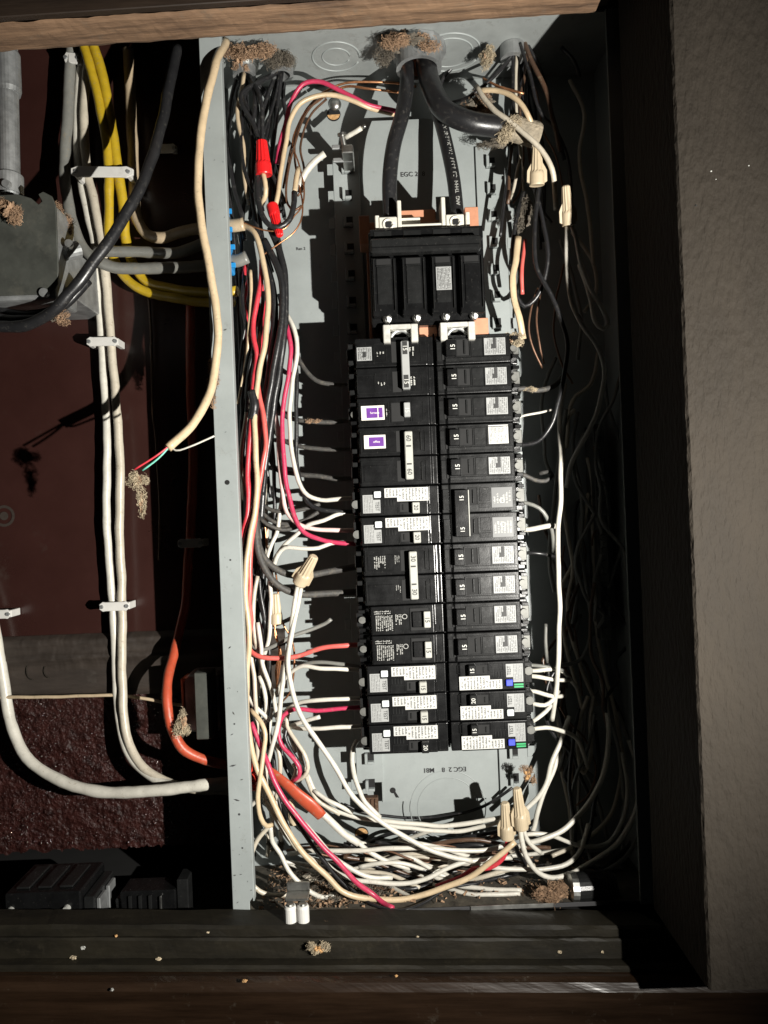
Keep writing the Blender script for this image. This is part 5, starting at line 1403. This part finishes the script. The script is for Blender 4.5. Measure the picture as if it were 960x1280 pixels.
# ---------------------------------------------------------------- wire nuts
def wire_nut(label, tip, base, r, material, winged=False, group=None):
    a, b = P(*tip), P(*base)
    t = empty('wire_nut', b, label, 'wire nut', group)
    s = 24
    ax = b-a; L_ = ax.length; tt = ax.normalized()
    e1 = (Vector((0, 1, 0)) - tt*tt.y).normalized(); e2 = tt.cross(e1)
    prof = [(0.0, 0.40), (0.03, 0.56), (0.30, 0.66), (0.62, 0.78), (0.68, 0.94), (0.72, 0.97), (0.97, 1.0), (1.0, 0.96)]
    V, F = [], []
    for f, q in prof:
        for k in range(s):
            an = 2*math.pi*k/s
            rib = (0.10 if (k % 2 == 0) else -0.03) if f < 0.66 else 0
            V.append(a + ax*f + (e1*math.cos(an) + e2*math.sin(an))*r*q*(1+rib)/1000)
    for i in range(len(prof)-1):
        for k in range(s):
            F.append((i*s+k, i*s+(k+1) % s, (i+1)*s+(k+1) % s, (i+1)*s+k))
    F.append(tuple(range(s))[::-1])
    V2 = [a + ax*0.985 + (e1*math.cos(2*math.pi*k/s) + e2*math.sin(2*math.pi*k/s))*r*0.7/1000 for k in range(s)]
    n0 = len(V); V += V2
    l0 = (len(prof)-1)*s
    for k in range(s): F.append((l0+k, l0+(k+1) % s, n0+(k+1) % s, n0+k))
    F.append(tuple(n0+k for k in range(s)))
    local(mesh_obj('cap', V, F, material), t)
    if winged:
        for sg in (1, -1):
            bm = bmesh.new()
            pts = [(0.42, 0.70), (0.52, 1.0), (0.62, 1.28), (0.90, 1.32), (0.95, 0.9)]
            fr = [bm.verts.new(a + ax*f + e2*(sg*q*r/1000) - e1*(0.18*r/1000)) for f, q in pts]
            bk = [bm.verts.new(a + ax*f + e2*(sg*q*r/1000) + e1*(0.18*r/1000)) for f, q in pts]
            bm.faces.new(fr); bm.faces.new(bk[::-1])
            for i in range(5): bm.faces.new((fr[i], bk[i], bk[(i+1) % 5], fr[(i+1) % 5]))
            bmesh.ops.recalc_face_normals(bm, faces=bm.faces[:])
            local(bm_obj('wing', bm, material), t)
    return t
wire_nut('upper red wire nut among the black wires at the top left', (327, 175, 650), (330, 219, 653), 7.4, NUTRED)
wire_nut('lower red wire nut tipped downward below the first', (350, 295, 650), (340, 257, 657), 5.4, NUTRED)
wire_nut('tan wire nut leaning by the 30 30 breaker', (393, 695, 640), (374, 729, 652), 6.6, NUTTAN, True)
wire_nut('upper tan wire nut hanging below the lint lump', (671, 183, 634), (671, 232, 640), 6.6, NUTTAN, True)
wire_nut('lower tan wire nut hanging in front of the shade', (707, 232, 622), (711, 282, 630), 5.8, NUTTAN, True)
wire_nut('left tan wire nut standing on the tangle at the box bottom', (631, 1003, 640), (634, 1047, 646), 6.2, NUTTAN, True)
wire_nut('right tan wire nut standing on the tangle at the box bottom', (646, 985, 634), (652, 1035, 640), 6.2, NUTTAN, True)
wire_nut('tan wire nut tucked upside down inside the left bundle', (344, 742, 664), (346, 780, 663), 5.6, NUTTAN)
wire_nut('pale wire nut buried in the lower left of the bundle', (362, 1000, 664), (368, 1030, 664), 4.5, NUTTAN)

# ---------------------------------------------------------------- fittings at the top of the box
bu = empty('conduit_bushing', PZ(524, 72, 414), 'rusty grey conduit bushing around the black feeders', 'bushing')
c = PZ(523, 78, 410)
def ring_tube(name, c, r0, r1, h, material, parent, n=30):
    V, F = [], []
    for k in range(n):
        a = 2*math.pi*k/n
        u = Vector((math.cos(a), math.sin(a), 0))
        V += [c+u*r1, c+u*r1+Vector((0, 0, -h)), c+u*r0+Vector((0, 0, -h)), c+u*r0]
    for k in range(n):
        k2 = (k+1) % n
        for j in range(4):
            F.append((4*k+j, 4*k+(j+1) % 4, 4*k2+(j+1) % 4, 4*k2+j))
    return local(mesh_obj(name, V, F, material, smooth=False), parent)
c = M((P(523, 78, 668).x)*1000, 416, 664)
ring_tube('collar', c, 0.0165, 0.0205, 0.020, GALV, bu)
ring_tube('locknut', c, 0.0166, 0.025, 0.006, GALV, bu, 12)
ring_tube('throat', c+Vector((0, 0, 0.001)), 0.0150, 0.0164, 0.017, TERRA, bu)
for px, py, lab in ((305, 84, 'steel cable connector with locknut at the top left corner'), (352, 84, 'dust caked steel cable connector right of the corner one')):
    t = empty('cable_connector', M(P(px, py, 672).x*1000, 414, 672), lab, 'cable connector', 'cable connectors in the box top')
    c = M(P(px, py, 676).x*1000, 416, 676)
    ring_tube('locknut', c, 0.008, 0.0135, 0.0045, STEEL, t, 10)
    ring_tube('barrel', c + Vector((0, 0, -0.0046)), 0.0075, 0.0105, 0.009, GALV, t, 20)
cn = empty('corner_connector', M(P(640, 50, 668).x*1000, 416, 668), 'small connector with dark wires at the top right corner', 'cable connector')
ring_tube('barrel', M(P(640, 52, 668).x*1000, 416, 668), 0.006, 0.011, 0.012, GALV, cn)
for i, pts in enumerate(([(652, 52, 666), (634, 78, 664), (612, 100, 664), (590, 118, 668), (560, 130, 690)], [(650, 50, 670), (600, 66, 690), (570, 82, 700), (553, 100, 704), (550, 125, 700)], [(656, 50, 668), (668, 72, 670), (680, 98, 674), (690, 140, 680), (706, 200, 690)], [(650, 52, 672), (645, 85, 684), (640, 140, 690), (636, 200, 694)], [(655, 52, 676), (652, 90, 690), (655, 140, 696)])):
    W('black_wire', 'black wire fanning out from the top right connector', 'black', 2.0, pts, 'black wires under the top right connector')
# neutral lug that grips the thick bent feeder
nl = empty('neutral_lug', P(650, 162, 650), 'lint caked lug gripping the thick bent feeder', 'lug')
local(lathe('lug_barrel', P(632, 158, 648), P(674, 170, 652), [(0, 0.0085), (0.1, 0.0105), (0.9, 0.0110), (1.0, 0.0095)], mat('dusty_lug', (0.26, 0.22, 0.16), rough=0.8, var=0.4, vscale=120, bump=0.8, bscale=300, bdist=0.002), None, 20), nl)
# screw lug on the left rail
sl2 = empty('screw_lug', P(436, 186, 668), 'small steel screw lug on the left rail near the top', 'lug')
local(box('lug_arm', P(428, 195, 668).x, P(442, 190, 668).x, 0.660, 0.699, P(435, 196, 668).z, P(435, 186, 668).z, STEEL, None, 0.0008), sl2)
local(lathe('screw', P(427, 166, 660), P(431, 186, 664), [(0, 0.0040), (0.18, 0.0042), (0.2, 0.0022), (1, 0.0022)], STEEL, None, 12), sl2)
for dz in (0, 1):
    local(box('lug_tab', P(416, 170, 690).x, P(440, 170, 690).x, 0.664+dz*0.012, 0.667+dz*0.012, P(430, 188, 668).z-dz*0.006, P(430, 183, 668).z-dz*0.006, GALV, None, 0.0005), sl2)

# ---------------------------------------------------------------- junction box and conduit at the far left
jb = empty('junction_box', P(20, 385, 640), 'dusty square steel junction box with blank cover at the left edge', 'junction box')
c0, c1 = P(-40, 372, 606), P(70, 240, 606)
z0, z1 = c0.z, c1.z
xr = P(72, 320, 604).x
bm = bmesh.new()
poly = [(xr-0.085, z0), (xr-0.006, z0), (xr-0.001, z0+0.008), (xr, z0+0.02), (xr, z1-0.012), (xr-0.003, z1-0.004), (xr-0.010, z1), (xr-0.014, z1-0.002), (xr-0.011, z1-0.008), (xr-0.014, z1-0.0105), (xr-0.020, z1-0.005), (xr-0.030, z1-0.0015), (xr-0.085, z1-0.001)]
bm_prism(bm, poly, 0.604, 0.6062, 0.0004)
local(bm_obj('cover', bm, BOXPLATE), jb)
local(box('housing', xr-0.085, xr-0.0035, 0.6065, 0.650, z0-0.004, z1-0.008, GALV, None, 0.003, 2), jb)
local(box('back_bracket', xr-0.085, xr-0.006, 0.651, 0.7215, z0+0.01, z1-0.03, GALV, None, 0.001), jb)
bm = bmesh.new()
bmesh.ops.create_cone(bm, cap_ends=True, segments=16, radius1=0.0042, radius2=0.0036, depth=0.003)
cc = P(55, 366, 603)
for v in bm.verts: v.co = cc + Vector((v.co.x, -v.co.z, v.co.y))
local(bm_obj('cover_screw', bm, GALV), jb)
cf = empty('conduit', P(12, 150, 640), 'vertical galvanised conduit above the junction box', 'conduit')
local(lathe('pipe', P(8, 40, 640), P(12, 246, 632), [(0, 0.0088), (1, 0.0088)], GALV, None, 24), cf)
local(lathe('coupling', P(9, 66, 639.5), P(11, 118, 637.5), [(0, 0.0096), (0.05, 0.0104), (0.9, 0.0104), (1, 0.0094)], GALV, None, 24), cf)
local(lathe('coupling', P(12, 218, 633), P(12, 244, 632), [(0, 0.0094), (0.1, 0.0112), (1, 0.0112)], GALV, None, 24), cf)
bm = bmesh.new(); bmesh.ops.create_cone(bm, cap_ends=True, segments=12, radius1=0.0038, radius2=0.0032, depth=0.004)
cc = P(8, 230, 620)
for v in bm.verts: v.co = cc + Vector((v.co.x, -v.co.z, v.co.y))
local(bm_obj('set_screw', bm, GALV), cf)
cx = empty('side_connector', P(88, 312, 640), 'lumpy steel cable connector on the side of the junction box', 'cable connector')
local(lathe('barrel', P(70, 318, 628), P(98, 312, 640), [(0, 0.008), (0.3, 0.0095), (0.35, 0.0075), (1, 0.0072)], GALV, None, 16), cx)
local(lathe('clamp_screw', P(86, 304, 616), P(88, 312, 632), [(0, 0.0034), (0.3, 0.0034), (0.32, 0.002), (1, 0.002)], STEEL, None, 12), cx)

# steel connector plate on the outside of the box
sp = empty('side_fitting', P(252, 880, 668), 'black and steel cable fitting on the outside of the box', 'fitting')
bm = bmesh.new()
c0, c1 = P(229, 916, 668), P(272, 842, 668)
bm_prism(bm, [(c0.x, c0.z+0.006), (c0.x+0.004, c0.z), (c1.x, c0.z), (c1.x, c1.z), (c0.x+0.006, c1.z), (c0.x, c1.z-0.006)], 0.668, 0.700, 0.0018)
local(bm_obj('housing', bm, GALV), sp)
c0, c1 = P(246, 924, 650), P(264, 840, 650)
local(box('clamp_bar', c0.x, c1.x, 0.648, 0.667, c0.z, c1.z, BOXPLATE, None, 0.0008), sp)
c0, c1 = P(268, 908, 676), P(285, 846, 676)
local(box('locknut', c0.x, c1.x, 0.672, 0.700, c0.z, c1.z, PLAST2, None, 0.002), sp)
c0, c1 = P(226, 912, 662), P(229, 850, 662)
local(box('edge_strip', c0.x, c1.x, 0.668, 0.69, c0.z, c1.z, TERRA, None, 0.0004), sp)

# loose breakers left on the cavity floor
fz = ZC - 0.356
lb = empty('loose_breaker', Vector((P(68, 1110, 660).x, 0.672, fz)), 'loose black double breaker with two white pegs on the cavity floor', 'loose breaker')
h = 0.036
local(box('body', lb.location.x-0.037, lb.location.x+0.030, 0.644, 0.700, fz, fz+h, PLAST, None, 0.0015), lb)
local(box('bus_end', lb.location.x+0.0303, lb.location.x+0.040, 0.648, 0.696, fz, fz+h*0.8, PLAST2, None, 0.001), lb)
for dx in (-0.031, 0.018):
    local(lathe('peg', Vector((lb.location.x+dx, 0.640, fz+0.022)), Vector((lb.location.x+dx, 0.645, fz+0.022)), [(0, 0.0028), (1, 0.0034)], PRINTG, None, 12), lb)  # white pegs coloured grey to carry their shade
for k in range(3):
    local(box('top_rib', lb.location.x-0.030+k*0.019, lb.location.x-0.018+k*0.019, 0.652, 0.692, fz+h, fz+h+0.0018, PLAST2, None, 0.0005), lb)
for k in range(2):
    local(box('bus_clip', lb.location.x+0.0402, lb.location.x+0.0435, 0.652+k*0.022, 0.668+k*0.022, fz+0.004, fz+h*0.7, GALV, None, 0.0006), lb)
lb2 = empty('loose_breaker', Vector((P(195, 1115, 672).x, 0.682, fz)), 'loose black breaker lying on its side near the box corner', 'loose breaker')
x = lb2.location.x
local(box('body', x-0.030, x+0.020, 0.664, 0.690, fz, fz+0.024, PLAST, None, 0.0012), lb2)
local(box('end_block', x+0.0203, x+0.031, 0.666, 0.688, fz, fz+0.032, PLAST2, None, 0.001), lb2)
local(box('terminal', x-0.036, x-0.0302, 0.668, 0.686, fz, fz+0.016, PLAST2, None, 0.001), lb2)
local(box('clip', x+0.006, x+0.008, 0.661, 0.6638, fz+0.006, fz+0.02, STEEL, None, 0.0004), lb2)
for k in range(3):
    local(box('rib', x-0.022+k*0.009, x-0.019+k*0.009, 0.6615, 0.6638, fz+0.004, fz+0.021, PLAST2, None, 0.0004), lb2)

# two-screw lug on the ledge below the box
tl = empty('twin_lug', P(370, 1165, 600), 'small steel bracket with two white plastic plugs on the ledge', 'bracket')
zl = ZC - 0.3365
for px in (362, 378):
    xx = P(px, 1150, 598).x
    local(lathe('plug', Vector((xx, 0.604, zl)), Vector((xx, 0.604, zl+0.0185)), [(0, 0.0045), (0.08, 0.005), (0.9, 0.005), (1, 0.0042)], STRAP, None, 18), tl)
    local(lathe('plug_screw', Vector((xx, 0.604, zl+0.0186)), Vector((xx, 0.604, zl+0.020)), [(0, 0.0034), (1, 0.003)], STEEL, None, 12), tl)
x0, x1 = P(357, 1150, 606).x, P(386, 1150, 606).x
local(box('bracket', x0, x1, 0.606, 0.622, zl+0.0201, zl+0.0222, STEEL, None, 0.0006), tl)
local(box('bracket_back', x0, x1, 0.619, 0.622, zl+0.0223, zl+0.029, STEEL, None, 0.0006), tl)
# flat washer on the ledge
wsh = empty('washer', Vector((P(396, 1155, 606).x, 0.606, zl)), 'flat steel washer lying on the ledge beside the bracket', 'washer')
ring_tube('ring', Vector((P(396, 1155, 606).x, 0.608, zl+0.0016)), 0.0026, 0.0058, 0.0014, GALV, wsh, 20)
# conduit end with bright band at the lower right of the box
pe = empty('conduit_elbow', P(735, 1112, 640), 'dark conduit with bright steel band at the lower right of the box', 'conduit')
local(lathe('pipe', P(718, 1110, 640), P(768, 1106, 642), [(0, 0.0125), (0.96, 0.0125), (1, 0.011)], PLAST2, None, 24), pe)
local(lathe('band', P(711, 1110, 639.5), P(719, 1110, 640), [(0, 0.0132), (1, 0.0132)], STEEL, None, 24), pe)

# neutral bar with a row of screws on the shaded right wall
nb = empty('neutral_bar', P(750, 660, 690), 'long neutral bar with a row of screws in the shaded right side', 'neutral bar')
bx = P(752, 660, 690).x
local(box('bar', bx-0.005, bx+0.005, 0.688, 0.7175, P(750, 800, 690).z, P(750, 530, 690).z, TERM, None, 0.0006), nb)
for k in range(16):
    zc = P(750, 540+k*16.5, 690).z
    local(lathe('bar_screw', Vector((bx, 0.683, zc)), Vector((bx, 0.6878, zc)), [(0, 0.0030), (0.4, 0.0036), (1, 0.0036)], TERM, None, 10), nb)

# ---------------------------------------------------------------- lint, nest scraps, chips
def fibres(c, size, n, rng, rad=(0.00009, 0.00022), seglen=0.0019, segs=8):
    V, F = [], []
    for i in range(n):
        while True:
            u = Vector((rng.uniform(-1, 1), rng.uniform(-1, 1), rng.uniform(-1, 1)))
            if u.length < 1: break
        p = c + Vector((u.x*size[0], u.y*size[1], u.z*size[2]))
        d = Vector((rng.gauss(0, 1), rng.gauss(0, 1), rng.gauss(0, 1))).normalized()
        r = rng.uniform(*rad)
        pts = [p.copy()]
        for s in range(rng.randint(3, segs)):
            d = (d + Vector((rng.gauss(0, .3), rng.gauss(0, .3), rng.gauss(0, .3)))).normalized()
            q = p - c
            e = (q.x/size[0])**2 + (q.y/size[1])**2 + (q.z/size[2])**2
            if e > 1.1: d = (d - q.normalized()*0.5).normalized()
            p = p + d*seglen*rng.uniform(0.6, 1.3)
            pts.append(p.copy())
        v, f = tube_geo(pts, r, 3)
        k = len(V)
        V += v; F += [tuple(a+k for a in ff) for ff in f]
    return V, F

def clump(name, label, px, py, d, size, n, material, core=None, seed=1, cat='lint'):
    """size in mm half-extents"""
    rng = random.Random(seed)
    c = P(px, py, d)
    t = empty(name, c, label, cat)
    V, F = [], []
    big = max(size)
    for q in range(6):
        off = Vector((rng.uniform(-0.9, 0.9)*size[0], rng.uniform(-0.5, 0.5)*size[1], rng.uniform(-0.8, 0.8)*size[2]))/1000
        sc = rng.uniform(0.25, 0.62)
        v, f = fibres(c+off, tuple(s*sc/1000 for s in size), int(n*0.34), rng, seglen=max(0.0005, min(0.0017, min(size)*0.00016)))
        k = len(V)
        V += v; F += [tuple(a+k for a in ff) for ff in f]
    local(mesh_obj('fibres', V, F, material), t)
    bm = bmesh.new()
    bmesh.ops.create_icosphere(bm, subdivisions=4, radius=1)
    for v in bm.verts:
        w_ = 0.42 + 0.55*mnoise.noise(v.co*1.8 + Vector((seed, 0, 0))) + 0.22*mnoise.noise(v.co*5 + Vector((0, seed, 0))) + 0.16*mnoise.noise(v.co*13)
        v.co = c + Vector((v.co.x*size[0], v.co.y*size[1], v.co.z*size[2]))*w_/1000
    local(bm_obj('felted_core', bm, core or material), t)
    return t

clump('nest_scrap', 'brown fibrous nest stuffed over the top left connector', 318, 64, 640, (21.6, 10.1, 6.5), 900, FIBRE, FIBRE, 1, 'nest')
clump('nest_scrap', 'hanging tuft of brown nest in front of the corner connector', 300, 74, 646, (5.0, 5.8, 8.6), 260, FIBRE, FIBRE, 2, 'nest')
clump('lint_lump', 'dark grey lint caked on the second top connector', 352, 72, 662, (11.5, 8.6, 8.6), 420, FIBRED, FIBRED, 3)
clump('nest_scrap', 'brown nest fibres clinging above the feeder bushing', 515, 50, 632, (18.7, 10.1, 6.5), 700, FIBRE, FIBRED, 4, 'nest')
clump('nest_scrap', 'dark nest fibres spilling left of the feeder bushing', 487, 62, 650, (11.5, 8.6, 9.4), 380, FIBRED, FIBRED, 5, 'nest')
clump('nest_scrap', 'brown nest lump on the junction box cover', 12, 262, 596, (9.4, 5.8, 10.1), 500, FIBRE, FIBRE, 6, 'nest')
clump('lint_lump', 'lint packed between junction box and grey cable', 80, 275, 640, (6.5, 6.5, 13.0), 260, FIBRE, FIBRED, 7)
clump('lint_lump', 'pale lint furred on the thick feeder end', 636, 160, 640, (8.6, 8.6, 10.1), 520, FIBREP, FIBREP, 8)
clump('nest_scrap', 'pale nest lump clinging above the right feeder bend', 608, 72, 658, (7.2, 6.5, 9.4), 380, FIBREP, FIBRE, 9, 'nest')
clump('nest_scrap', 'shiny tangled nest strands behind the thick bent feeder', 600, 130, 668, (18.7, 8.6, 13.0), 700, FIBRE, FIBRED, 10, 'nest')
clump('nest_scrap', 'rusty nest wisp under the thick bent feeder', 625, 180, 676, (18.7, 6.5, 5.8), 380, FIBRED, FIBRED, 11, 'nest')
clump('lint_lump', 'dusty lint trapped behind the cut cream cable', 267, 480, 618, (3.6, 4.3, 18.7), 420, FIBRE, FIBRED, 12)
clump('lint_lump', 'pale lint hanging at the tip of the cut cream cable', 172, 600, 580, (6.5, 4.3, 7.2), 260, FIBREP, FIBRE, 13)
clump('lint_lump', 'dangling shred of lint below the cut cream cable', 177, 628, 580, (2.6, 2.4, 14), 160, FIBREP, FIBRE, 14)
clump('nest_scrap', 'tan nest scrap lying at the top of the right breaker column', 640, 424, 640, (7.9, 5.8, 5.0), 360, FIBREP, FIBRE, 15, 'nest')
clump('lint_ball', 'brown lint ball on the box floor at the lower right', 684, 1116, 634, (17, 8.6, 8.4), 800, FIBRE, FIBRE, 16)
clump('lint_lump', 'lint wound around the orange cable bend', 228, 905, 646, (5.8, 4.3, 12.2), 320, FIBREP, FIBRE, 17)
clump('lint_lump', 'lint on the sticker breaker wire', 395, 526, 665, (7.9, 1.7, 1.3), 200, FIBRE, FIBRED, 18)
clump('lint_lump', 'lint on the second right breaker wire', 664, 487, 659, (5.8, 1.9, 1.7), 200, FIBREP, FIBRED, 19)
clump('nest_scrap', 'crumbled tan nest scrap on the ledge edge', 398, 1186, 588, (7.2, 4.3, 4.3), 300, FIBREP, WOODCHIP, 20, 'nest')
clump('nest_scrap', 'small upright nest scrap on the ledge by the washer', 411, 1156, 604, (3.2, 2.9, 3.2), 120, FIBRE, WOODCHIP, 21, 'nest')
clump('lint_lump', 'brown lint by the lower test breaker terminals', 660, 968, 668, (5.0, 3.6, 6.5), 200, FIBRE, WOODCHIP, 22)
clump('lint_lump', 'dark frayed lint tuft below the black cables', 72, 398, 604, (8.6, 4.3, 5.0), 160, FIBRE, FIBRED, 23)
clump('lint_lump', 'lint bound where the cream wires are tied', 345, 1060, 660, (6.5, 4.3, 6.5), 260, FIBRED, FIBRED, 24)
clump('lint_lump', 'brown lint hanging among the torn jackets at the right', 655, 275, 668, (8.6, 5.8, 15.8), 420, FIBRED, FIBRED, 25)

# litter on the floor of the box
rg = random.Random(44)
V, F = [], []
for i in range(1500):
    t = rg.random()
    x = -118 + 300*t; d = rg.uniform(634, 712)
    if rg.random() < 0.55: x = rg.gauss(-60, 28); x = max(-120, min(150, x))
    z = -337.8 + abs(rg.gauss(0, 1.6))
    c = M(x, z, d)
    s = rg.uniform(0.5, 2.6)/1000
    a = Vector((rg.gauss(0, 1), rg.gauss(0, 1), rg.gauss(0, .5))).normalized()
    b = a.cross(Vector((rg.gauss(0, 1), rg.gauss(0, 1), rg.gauss(0, 1)))).normalized()
    k = len(V)
    V += [c-a*s-b*s*0.4, c+a*s-b*s*0.3, c+a*s*0.8+b*s*0.4, c-a*s*0.7+b*s*0.5 + Vector((0, 0, s*0.4))]
    F.append((k, k+1, k+2, k+3))
lit = mesh_obj('litter', V, F, FIBRE)
set_props(lit, 'crumbs and chips of debris over the box floor', 'litter', None, 'stuff')
V, F = fibres(M(-55, -335.5, 665), (0.055, 0.028, 0.004), 900, random.Random(8))
lf = mesh_obj('floor_lint', V, F, FIBRED)
set_props(lf, 'matted dark lint over the left box floor', 'lint', None, 'stuff')

# crumbs on the ledges
def crumb(px, py, d, s, material, seed, label):
    bm = bmesh.new()
    bmesh.ops.create_icosphere(bm, subdivisions=2, radius=1)
    c = P(px, py, d)
    for v in bm.verts:
        v.co = c + Vector((v.co.x*1.3, v.co.y, v.co.z*0.9))*(s/1000)*(0.8+0.7*mnoise.noise(v.co*2.2+Vector((seed, seed, 0))))
    o = bm_obj('crumb', bm, material)
    set_props(o, label, 'crumb', 'crumbs on the stepped trim')
for i, (px, py, d, s) in enumerate(((198, 1199, 592, 2.4), (306, 1226, 568, 1.6), (105, 1183, 594, 3.0), (45, 1174, 594, 1.6), (260, 1165, 596, 1.3), (145, 1170, 594, 1.2), (552, 1155, 603, 2.0), (700, 1190, 592, 1.6), (753, 1190, 592, 1.3), (470, 1160, 600, 1.2), (481, 1174, 595, 1.2), (553, 1174, 595, 1.3), (612, 1192, 593, 1.0), (495, 1220, 572, 1.2), (140, 1237, 568, 1.3), (92, 1197, 592, 2.2), (522, 1171, 595, 1.0), (596, 1160, 600, 3.0))):
    crumb(px, py, d, s, (FIBREP, WOODCHIP, PRINTG, FIBREP)[i % 4], i*3.3, 'small pale crumb resting on the stepped wooden trim')
